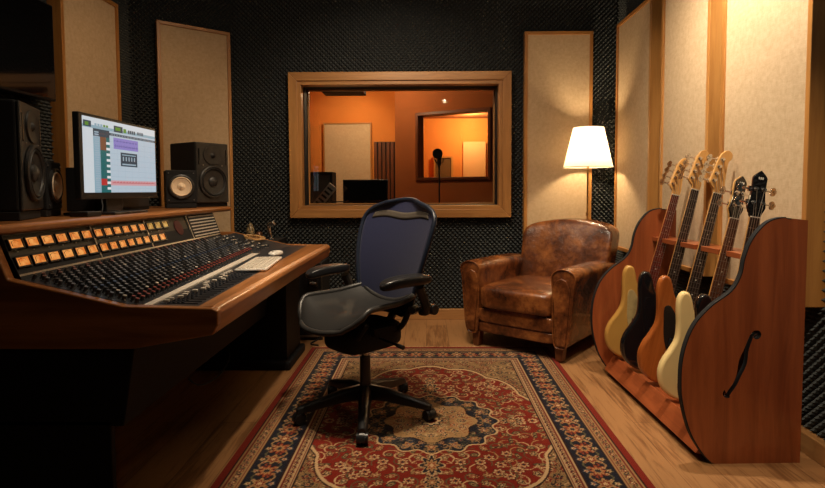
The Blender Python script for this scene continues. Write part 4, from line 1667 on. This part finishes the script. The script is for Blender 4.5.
def make_bass(label, pos, tilt, yaw, body_mat, board, guard=None, head='inline', L=1.2, group='basses in the rack', bs=(1.10, 1.10), hs=1.0):
    M = Matrix.Translation(pos) @ Matrix.Rotation(yaw, 4, 'Z') @ Matrix.Rotation(tilt, 4, 'Y')
    r = thing('electric_bass', label, 'bass guitar', mat=M, group=None)
    plate('body', [[(p[0]*bs[0], p[1]*bs[1]) for p in BODY]], .042, .014, [body_mat], r, res=4)
    if guard is not None:
        g = spline([(-.085, .25), (-.105, .33), (-.118, .40), (-.09, .415), (-.05, .375), (-.03, .37), (.032, .37), (.06, .37), (.10, .36), (.095, .29), (.085, .22), (.115, .15), (.10, .10), (.06, .085), (.03, .13), (.0, .16), (-.05, .18)], 3)
        plate('pickguard', [g], .003, .0005, [guard], r, Matrix.Translation((0, -.0225, 0)))
    zn = L-.235            # nut
    # neck
    b = MB()
    b.prism([(-.031, -.021), (.031, -.021), (.028, -.004), (.014, .006), (-.014, .006), (-.028, -.004)], .34, .40, 'z')
    nk = MB()
    rings = []
    for k in range(8):
        t = k/7; z = .36+(zn-.36)*t; w = .031-.010*t
        n0 = len(nk.v)
        nk.v += [Vector(p) for p in ((-w, -.024, z), (w, -.024, z), (w*.9, -.012, z), (w*.45, -.003+.0*t, z), (-w*.45, -.003, z), (-w*.9, -.012, z))]
        if k:
            for i in range(6):
                nk.f.append([n0-6+i, n0-6+(i+1) % 6, n0+(i+1) % 6, n0+i]); nk.mi.append(0)
    nk.f.append(list(range(6))); nk.mi.append(0); nk.f.append(list(range(42, 48))); nk.mi.append(0)
    n_o = nk.build('neck', W_NECK['z'], r, smooth=True)
    fb = MB()
    fb.add([(-.0315, -.0245, .345), (.0315, -.0245, .345), (.0212, -.0245, zn), (-.0212, -.0245, zn), (-.0315, -.031, .345), (.0315, -.031, .345), (.0212, -.031, zn), (-.0212, -.031, zn)],
           [(0, 1, 2, 3), (4, 5, 6, 7), (0, 1, 5, 4), (1, 2, 6, 5), (2, 3, 7, 6), (3, 0, 4, 7)])
    S = zn-.09
    zf = []
    fb.mat(1)
    for k in range(1, 21):
        d = S*(1-2**(-k/12)); z = zn-d; zf.append(z)
        if z < .35: break
        t = (z-.345)/(zn-.345); w = .0315-.0103*t
        fb.box(-w, w, -.0322, -.031, z-.0011, z+.0011)
    fb.mat(2)
    for k in (3, 5, 7, 9, 12, 15, 17):
        if k < len(zf):
            z = (zf[k-1]+zf[k-2])/2
            fb.cyl((0, -.0309, z), (0, -.0314, z), .0035, n=10)
    fb.build('fretboard', [board, M_STEEL, M_OFFWHITE], r)
    nut = MB().box(-.0215, .0215, -.034, -.024, zn, zn+.005).build('nut', M_OFFWHITE, r)
    # headstock
    if head == 'inline':
        H = spline([(-.021, 0), (-.024, .02), (-.046, .042), (-.052, .062), (-.044, .10), (-.036, .15), (-.026, .195), (-.008, .222), (.016, .228), (.034, .212), (.034, .188), (.022, .168), (.022, .12), (.026, .06), (.030, .03), (.021, 0)], 3)
        pegs = [(-.034, .062, -1), (-.028, .100, -1), (-.021, .138, -1), (-.013, .176, -1)]
    else:
        H = spline([(-.024, 0), (-.036, .02), (-.052, .046), (-.046, .07), (-.038, .12), (-.040, .165), (-.036, .182), (-.004, .205), (.004, .205), (.036, .182), (.040, .165), (.038, .12), (.046, .07), (.052, .046), (.036, .02), (.024, 0)], 2)
        pegs = [(-.026, .065, -1), (-.022, .125, -1), (.026, .065, 1), (.022, .125, 1)]
    HM = Matrix.Translation((0, -.020, zn)) @ Matrix.Rotation(math.radians(-4), 4, 'X')
    H = [(p[0]*hs, p[1]) for p in H]; pegs = [(p[0]*hs, p[1], p[2]) for p in pegs]
    hm = W_NECK['z'] if head == 'inline' else M_BLACKLAQ
    ho = plate('headstock', [H], .016, .002, [hm], r, HM)
    if head == 'blackface':
        plate('headstock_back', [[(p[0]*1.02, p[1]) for p in H]], .010, .001, [W_NECK['z']], ho, HM @ Matrix.Translation((-.003, .010, 0)))
    if head != 'inline':
        m_ = MB()
        for k in range(3):
            m_.box(-.010+.008*k, -.005+.008*k, -.0087, -.0083, .168, .178, HM)
        m_.build('mark', M_WHITE, ho)
    for (px, pz, sd) in pegs:
        pg = MB()
        pg.cyl((px, -.008, pz), (px, -.011, pz), .010, n=14)
        pg.cyl((px, -.010, pz), (px, -.024, pz), .006, n=12)
        pg.cyl((px, .010, pz), (px+sd*.045, .012, pz), .0045, n=8)
        pg.box(min(px, px+sd*.016)-.004, max(px, px+sd*.016)+.004, .008, .018, pz-.012, pz+.012)
        # clover-leaf button, edge-on to the player
        bx = px+sd*.056
        for (dz, dy) in ((-.009, 0), (.009, 0)):
            pg.cyl((bx, .009, pz+dz), (bx, .015, pz+dz), .0105, n=12)
        pg.cyl((bx+sd*.007, .009, pz), (bx+sd*.007, .015, pz), .009, n=12)
        o = MB()
        o.add([HM @ v for v in pg.v], pg.f)
        o.build('tuning_peg', M_CHROME, r, smooth=True)
    # hardware
    MB().box(-.042, .042, -.031, -.0215, .055, .11).build('bridge', M_CHROME, r, bevel=.002)
    pk = MB()
    if guard is not None:
        pk.box(-.055, .002, -.034, -.024, .215, .25); pk.box(-.002, .055, -.034, -.024, .185, .22)
        pk.build('pickup', M_BLACK, r, bevel=.003)
    else:
        MB().box(-.048, .048, -.031, -.021, .16, .19).build('pickup', M_BLACK, r, bevel=.003)
        MB().box(-.048, .048, -.031, -.021, .27, .30).build('pickup', M_BLACK, r, bevel=.003)
    for (kx, kz) in ((.085, .115), (.105, .155), (.112, .075)):
        MB().cyl((kx, -.021, kz), (kx, -.036, kz), .009, n=14).build('control_knob', M_CHROME, r, smooth=True)
    st = MB()
    for i in range(4):
        xb = -.027+.018*i; xn = -.0155+.0103*i
        hp = pegs[i] if head == 'inline' else pegs[[0, 1, 3, 2][i]]
        a = Vector((xb, -.036, .075)); c = Vector((xn, -.0355, zn+.003))
        e = HM @ Vector((hp[0], -.018, hp[1]))
        st.tube([a, c, e], .0011, 5)
    st.build('strings', M_STRING, r)
    return r


def bass_at(label, bot, top, y, L, **k):
    """stand a bass with its lower end near bot (x,z) and leaning to top (x,z)"""
    tilt = math.atan2(top[0]-bot[0], top[1]-bot[1])
    return make_bass(label, (bot[0], y, bot[1]), tilt, math.radians(k.pop('yaw', 0)), L=L, **k)


bass_at('electric bass with yellowed body, furthest from the camera in the rack', (1.225, .122), (1.535, 1.34), BASSY[0], 1.258, body_mat=M_GOLD, board=W_BOARDR['z'], guard=M_GUARDW, hs=.9)
bass_at('electric bass with glossy black body, between the yellowed one and the brown one', (1.245, .120), (1.538, 1.37), BASSY[1], 1.287, body_mat=M_BLACKLAQ, board=W_BOARD['z'], guard=M_BLACKLAQ, hs=.9)
bass_at('electric bass with natural brown body and dark pickguard in the rack', (1.262, .119), (1.548, 1.352), BASSY[2], 1.268, body_mat=W_BROWN['z'], board=W_BOARD['z'], guard=M_GUARD, bs=(1.12, 1.12))
bass_at('electric bass with cream body and dark headstock, second from the near end', (1.262, .119), (1.504, 1.215), BASSY[3], 1.145, body_mat=M_CREAM, board=W_BOARDM['z'], head='blackface', guard=None, bs=(1.03, 1.04), hs=.62)
bass_at('electric bass with black headstock, nearest, its body behind the rack end', (1.285, .116), (1.467, 1.232), BASSY[4], 1.155, body_mat=M_BLACKLAQ, board=W_BOARD['z'], head='black', guard=None, hs=.76)

# ------------------------------------------------------------------ swivel chair
CT = math.atan2(-.70, .71)
ch = thing('office_chair', 'black swivel chair with blue mesh back on the patterned rug', 'office chair', (-.313, 2.685, .0102), CT)


def seat_pt(u, v):
    """u -1..1 across, v 0..1 front to back"""
    y = -.315+.47*v
    w = .262-.03*v-.10*max(0, (.22-v)/.22)**2.2
    w *= (1-.12*max(0, (v-.8)/.2)**2)
    x = u*w
    z = .540+.060*abs(u)**2.2*min(1, v/.3+.25)-.055*max(0, (.30-v)/.30)**1.7+.025*max(0, (v-.6)/.4)**2
    # round the front
    y += .05*abs(u)**2.5*max(0, 1-v*2.5)
    return (x, y, z)


b = MB().grid(lambda u, v: seat_pt(-1+2*u, v), 25, 25)
b.build('seat_mesh', M_NETSEAT, ch, smooth='all', solid=.006)
per = [seat_pt(-1, v/14) for v in range(15)]+[seat_pt(-1+2*k/12, 1) for k in range(1, 12)]+[seat_pt(1, 1-v/14) for v in range(15)]+[seat_pt(1-2*k/12, 0) for k in range(1, 12)]
b = MB().tube(per, .014, 10, closed=True)
b.build('seat_frame', M_CHARCOAL, ch, smooth='all')


def back_pt(u, v):
    """v 0 bottom .. 1 top"""
    z = .510+.580*v
    w = .190+.088*math.sin(min(1, v/.80)*PI/2)**1.2
    if v > .78:
        w *= math.sqrt(max(0, 1-((v-.78)/.22)**2.6*.80))
    if v < .10:
        w *= .72+.28*math.sqrt(max(0, 1-((.10-v)/.10)**2))
    yc = .155-.030*math.sin(v*PI)+.155*v
    y = yc-.045*(u*u)*(.6+.4*v)
    z2 = z-.016*abs(u)**2*max(0, (v-.7)/.3)
    return (u*w, y, z2)


b = MB().grid(lambda u, v: back_pt(-1+2*u, v), 21, 31)
b.build('backrest_mesh', M_NETBLUE, ch, smooth='all', solid=.004)
per = [back_pt(-1, v/24) for v in range(25)]+[back_pt(-1+2*k/10, 1) for k in range(1, 10)]+[back_pt(1, 1-v/24) for v in range(25)]+[back_pt(1-2*k/8, 0) for k in range(1, 8)]
b = MB().tube(per, .0125, 10, closed=True)
b.build('backrest_frame', M_NAVYRIM, ch, smooth='all')
# lumbar band seen through the mesh, near the top a dark carry pad
b = MB().grid(lambda u, v: tuple(Vector(back_pt((-1+2*u)*.88, .20+.16*v))+Vector((0, .022, 0))), 12, 5)
b.build('lumbar_pad', M_CHARCOAL, ch, smooth='all', solid=.01)
b = MB().grid(lambda u, v: tuple(Vector(back_pt((-1+2*u)*.80, .83+.06*v+.012*math.sin(u*9)))+Vector((0, -.004, 0))), 24, 4)
b.build('head_band', plain('worn_grey_net', srgb(74, 66, 56), .8, noise=.5, nscale=400), ch, smooth='all', solid=.003)
# spine yoke
b = MB()
b.tube(spline([(0, .05, .42), (0, .15, .44), (0, .205, .52), (0, .225, .66), (0, .25, .78)], 6, False), .022, 10)
for s in (-1, 1):
    b.tube(spline([(0, .225, .66), (s*.09, .245, .74), (s*.16, .25, .84), (s*.20, .24, .92)], 6, False), .012, 8)
    b.tube(spline([(0, .20, .50), (s*.10, .20, .51), (s*.19, .17, .535), (s*.245, .12, .56), (s*.262, .08, .56)], 6, False), .019, 8)
b.build('back_yoke', M_CHARCOAL, ch, smooth=True)
# mechanism
b = MB()
b.soft((0, -.01, .415), (.27, .36, .14), .45, n=8)
b.box(-.16, .16, -.07, .08, .44, .475)
b.build('tilt_mechanism', M_BLACKMAT, ch, smooth=True)
b = MB()
for s in (-1, 1):
    for pp, rr_ in (([(s*.10, -.12, .43), (s*.17, -.17, .46), (s*.235, -.18, .53)], .013), ([(s*.10, .08, .43), (s*.18, .09, .47), (s*.24, .09, .57)], .015)):
        MB().tube(spline(pp, 5, False), rr_, 8).build('seat_bracket', M_BLACKMAT, ch, smooth=True)
b = MB().tube([(.14, -.02, .42), (.30, -.04, .42)], .006, 8).cyl((.29, -.04, .42), (.335, -.045, .42), .010)
b.build('tilt_lever', M_PLASTIC, ch, smooth=True)
b = MB().cyl((0, 0, .08), (0, 0, .30), .030, .027, n=20).build('column', M_PLASTIC, ch, smooth=True)
b = MB().cyl((0, 0, .29), (0, 0, .38), .017, n=16).build('gas_lift', M_STEEL, ch, smooth=True)
# arms
for s in (-1, 1):
    x = s*.295
    b = MB()
    b.tube(spline([(s*.255, .155, .545), (s*.300, .145, .56), (x, .125, .62), (x, .10, .675)], 6, False), [.024]*19, 10)
    am = b.build('armrest_post', M_CHARCOAL, ch, smooth=True)
    b = MB()
    b.soft((0, 0, 0), (.100, .280, .052), .55, n=12, fn=lambda q, r: (r.x*(1-.22*max(0, -q.y)), r.y, r.z-.014*max(0, -q.y)**2+.006*abs(q.x)))
    P = MB()
    Mp = Matrix.Translation((x-s*.01, .02 if s > 0 else -.02, .71)) @ Matrix.Rotation(s*math.radians(-6), 4, 'Z')
    P.add([Mp @ v for v in b.v], b.f)
    P.build('armrest_pad', M_PLASTIC, am, smooth='all')
    b = MB().cyl((s*.275, .17, .56), (s*.335, .17, .56), .026, n=16)
    b.build('adjust_knob', M_PLASTIC, am, smooth=True, bevel=.004)
# five star base
for k in range(5):
    a = math.radians(202+72*k)-CT
    d = Vector((math.cos(a), math.sin(a), 0)); n = Vector((-d.y, d.x, 0))
    b = MB()
    rr = [(.02, .128, .036, .048), (.12, .120, .031, .040), (.22, .098, .027, .030), (.325, .076, .023, .022), (.349, .070, .017, .016)]
    for i, (q, z, w, h) in enumerate(rr):
        c = d*q+Vector((0, 0, z))
        n0 = len(b.v)
        b.v += [c-n*w-Vector((0, 0, h*.9)), c+n*w-Vector((0, 0, h*.9)), c+n*w*.8+Vector((0, 0, h*.3)), c+n*w*.3+Vector((0, 0, h*.6)), c-n*w*.3+Vector((0, 0, h*.6)), c-n*w*.8+Vector((0, 0, h*.3))]
        if i:
            for j in range(6):
                b.f.append([n0-6+j, n0-6+(j+1) % 6, n0+(j+1) % 6, n0+j]); b.mi.append(0)
    b.f.append(list(range(6))); b.mi.append(0)
    b.f.append(list(range(24, 30))); b.mi.append(0)
    lg = b.build('base_leg', M_PLASTIC, ch, smooth=True, bevel=.003, angle=50)
    c = d*.336
    # caster: twin wheels, trailing sideways
    ca = a+random.uniform(-.9, .9)+PI/2
    e = Vector((math.cos(ca), math.sin(ca), 0))
    cst = MB()
    for s in (-1, 1):
        cst.cyl(c+e*s*.006+Vector((0, 0, .0285)), c+e*s*.026+Vector((0, 0, .0285)), .0285, .026, n=20)
    cst.cyl(c+Vector((0, 0, .03)), c+Vector((0, 0, .075)), .008, n=10)
    f_ = Vector((-e.y, e.x, 0))
    hood = []
    for s in (-1, 1):
        for t in range(9):
            th = math.radians(-10+200*t/8)
            hood.append(c+e*s*.012+f_*math.cos(th)*.033+Vector((0, 0, .0285+math.sin(th)*.033)))
    cst.add(hood, [(i, i+1, i+10, i+9) for i in range(8)]+[tuple(range(9)), tuple(range(9, 18))])
    cst.build('caster', M_PLASTIC, lg, smooth=True)

# ------------------------------------------------------------------ things beyond the far end of the desk
cab = thing('side_cabinet', 'low black cabinet behind the far end of the mixing desk', 'cabinet', (-1.43, 4.14, 0))
MB().box(-.30, .30, -.18, .18, 0, .775).build('body', M_BLACK, cab, bevel=.004)
MB().box(-.28, .28, -.195, -.18, .03, .75).build('door', M_BLACKMAT, cab, bevel=.003)
fl = thing('flight_case', 'black equipment case with metal latch under the far end of the desk', 'equipment case', (-.90, 4.22, 0))
MB().box(-.12, .10, -.17, .17, .03, .60).build('case', M_BLACKMAT, fl, bevel=.006)
b = MB()
for z in (.03, .60):
    b.box(-.124, .104, -.174, -.168, z-.004 if z > .1 else z, z+.004 if z > .1 else z+.012)
b.box(.096, .104, -.176, -.168, .03, .60).box(-.124, -.116, -.176, -.168, .03, .60)
b.build('metal_edge', M_STEEL, fl)
MB().box(.0, .07, -.182, -.17, .42, .47).cyl((.01, -.19, .445), (.06, -.19, .445), .008).build('latch', M_CHROME, fl, bevel=.002)
MB().tube(spline([(-.02, -.185, .54), (.0, -.21, .55), (.05, -.21, .55), (.07, -.185, .54)], 5, False), .007, 8).build('handle', M_CHROME, fl, smooth=True)
for sx in (-.1, .08):
    for sy in (-.14, .14):
        MB().cyl((sx, sy, 0), (sx, sy, .03), .02).build('foot', M_PLASTIC, fl, smooth=True)
b = MB().tube(spline([(-.76, 4.02, .30), (-.74, 3.98, .18), (-.79, 3.95, .06), (-.86, 3.93, .012), (-.80, 3.9, .008)], 7, False), .006, 8)
o = b.build('power_cable', M_BLACKMAT, smooth=True); tag(o, 'black cable hanging down beside the equipment case to the floor', 'cable')

r = thing('ceramic_jar', 'small mottled ceramic jar standing behind the far corner of the desk', 'jar', (-1.375, 4.17, .776))
MB().lathe([(.020, 0), (.027, .012), (.031, .05), (.027, .085), (.020, .095), (.022, .101)], 24).build('jar', M_MOTTLED, r, smooth=True)
MB().lathe([(.023, .101), (.020, .110), (.009, .115), (.008, .122), (.0005, .125)], 24).build('lid', M_MOTTLED, r, smooth=True)
r = thing('chrome_stand', 'small chrome topped stand with bright metal stem behind the mixing desk', 'stand', (-1.205, 4.13, .776))
MB().lathe([(.035, 0), (.035, .008), (.012, .014)], 20).build('base', M_CHROME, r, smooth=True)
MB().cyl((0, 0, .01), (-.012, 0, .10), .011, .014, n=14).build('stem', M_CHROME, r, smooth=True)
MB().cyl((-.012, -.01, .108), (.035, -.02, .125), .016, .020, n=14).build('head', M_STEEL, r, smooth=True, bevel=.003)
r = thing('desk_gadget', 'little dark ball-shaped gadget between the jar and the chrome stand', 'gadget', (-1.292, 4.12, .776))
MB().lathe([(.02, 0), (.022, .006), (.010, .012)], 16).build('foot', M_BLACK, r, smooth=True)
MB().lathe([(.0005, .010), (.020, .018), (.028, .036), (.020, .056), (.0005, .063)], 16).build('ball', plain('copper_brown', srgb(96, 66, 48), .3, .6), r, smooth=True)
# coiled cable and bits heaped on the far plates of the desk
b = MB()
pts = []
for i in range(150):
    t = i/149*2*PI*5
    rad_ = .058+.010*math.sin(i*.37)
    pts.append((math.cos(t)*rad_*1.0, math.sin(t)*rad_*1.5, .004+.0022*(i/149*5)+.001*math.sin(i*.9)))
b.tube(pts, .0035, 6)
o = b.build('coiled_cable', plain('tan_cable', srgb(190, 146, 90), .5), smooth=True)
o.location = (-1.20, 3.72, .816); o.rotation_euler = (0, math.atan2(SZ0-SZ1, SX1-SX0), 0)
tag(o, 'tan cable coiled flat on the far plate of the mixing desk', 'cable')

# ------------------------------------------------------------------ in the live room
mc = thing('studio_microphone', 'black studio microphone on a boomless stand behind the glass', 'microphone', (.148, 5.95, 0))
b = MB()
for k in range(3):
    a = k*2*PI/3+.4
    b.tube([(0, 0, .10), (math.cos(a)*.26, math.sin(a)*.26, .012)], .008, 8)
b.build('tripod_legs', M_BLACK, mc, smooth=True)
MB().cyl((0, 0, .08), (0, 0, 1.42), .009, n=10).build('pole', M_BLACK, mc, smooth=True)
b = MB().tube([(-.055*math.cos(t)+.0, 0, 1.50+.07*math.sin(t)) for t in np.linspace(-1.4, 1.4, 3)]+[(.0, 0, 1.43)], .004, 6)
b.tube([(.055*math.cos(t), 0, 1.52+.085*math.sin(t)) for t in np.linspace(-PI*.9, -.1*PI, 12)], .005, 6)
b.build('shock_mount', M_BLACK, mc, smooth=True)
MB().lathe([(.020, 1.42), (.024, 1.44), (.024, 1.50), (.028, 1.51), (.028, 1.565), (.020, 1.59), (.0005, 1.596)], 20).build('capsule', M_CHARCOAL, mc, smooth=True)
# round pop screen
b = MB().tube([(math.cos(t)*.052-.02, -.10, 1.545+math.sin(t)*.052) for t in np.linspace(0, 2*PI, 25)[:-1]], .005, 6, closed=True)
b.cyl((-.02, -.101, 1.545), (-.02, -.099, 1.545), .050, n=24)
b.tube([(-.02, -.10, 1.46), (-.01, -.06, 1.38), (0, 0, 1.36)], .004, 6)
b.build('pop_screen', plain('black_gauze', (.02, .018, .016, 1), .8), mc, smooth=True)

mo = thing('computer_monitor', 'dark desktop monitor in the live room behind the window bottom edge', 'monitor', (-.63, 5.6, 0))
MB().box(-.235, .235, -.02, .02, .96, 1.262).build('bezel', M_PLASTIC, mo, bevel=.004)
MB().box(-.225, .225, -.022, -.019, .975, 1.252).build('screen', M_GLOSS, mo)
MB().box(-.03, .03, .02, .05, .80, 1.1).build('stand_neck', M_BLACK, mo)
MB().box(-.12, .12, -.08, .10, .76, .775).build('stand_foot', M_BLACK, mo)
tb = thing('desk', 'dark desk in the live room carrying the small monitor', 'desk', (-.8, 5.65, 0))
MB().box(-.50, .45, -.28, .25, .725, .76).build('desktop', M_BLACK, tb, bevel=.004)
for sx in (-.46, .41):
    for sy in (-.24, .21):
        MB().box(sx-.02, sx+.02, sy-.02, sy+.02, 0, .725).build('leg', M_BLACK, tb)
am = thing('speaker_cabinet', 'black speaker cabinet at the lower left of the window view', 'speaker', (-1.22, 6.15, 0))
MB().box(-.21, .17, -.13, .13, .75, 1.36).box(-.2, .16, -.12, .12, 0, .75).build('cabinet', M_BLACKMAT, am, bevel=.006)
MB().box(-.18, .14, -.136, -.128, .80, 1.32).build('grille', M_CHARCOAL, am)
lt = thing('music_stand', 'tilted silver music stand in front of the speaker cabinet', 'music stand', (-.985, 5.22, 0))
Mx = Matrix.Translation((0, 0, 1.10)) @ Matrix.Rotation(math.radians(40), 4, 'Y')
MB().box(-.045, .045, -.01, .01, -.15, .13, Mx).build('desk_plate', M_STEEL, lt, bevel=.003)
b = MB()
for k in range(5):
    b.box(-.03, .03, -.013, -.010, -.11+.045*k, -.09+.045*k, Mx)
b.build('vents', M_BLACK, lt)
MB().cyl((0, .01, .02), (0, .01, 1.10), .010).build('pole', M_BLACK, lt, smooth=True)
MB().tube([(0.02, .01, 1.04), (.21, .03, 1.04)], .006, 6).build('side_arm', M_BLACK, lt)
MB().lathe([(.14, 0), (.14, .01), (.02, .025)], 20).build('base', M_BLACK, lt, smooth=True)
du = thing('ceiling_unit', 'flat dark unit hanging below the orange ceiling of the live room', 'air unit', (-.98, 6.5, 2.31))
MB().box(-.25, .25, -.15, .15, 0, .07).build('housing', M_BLACKMAT, du, bevel=.008)
MB().box(-.22, -.20, -.02, .02, .07, .44).box(.20, .22, -.02, .02, .07, .44).build('hanger', M_BLACK, du)

# downlights reflected in the control room glass
for i, (x, y) in enumerate(((.40, -1.10), (.36, -.86))):
    r = thing('ceiling_downlight', ['round ceiling downlight behind the viewer, nearer the back wall of the room', 'round ceiling downlight behind the viewer, nearer the room centre'][i], 'ceiling light', (x, y, CEIL-.02))
    MB().lathe([(.05, .02), (.055, 0), (.042, -.004), (.040, .006)], 24).build('trim_ring', M_STEEL, r, smooth=True)
    MB().lathe([(.0405, .002), (.0405, .008)], 24).build('lit_disc', M_LAMPDISC, r)
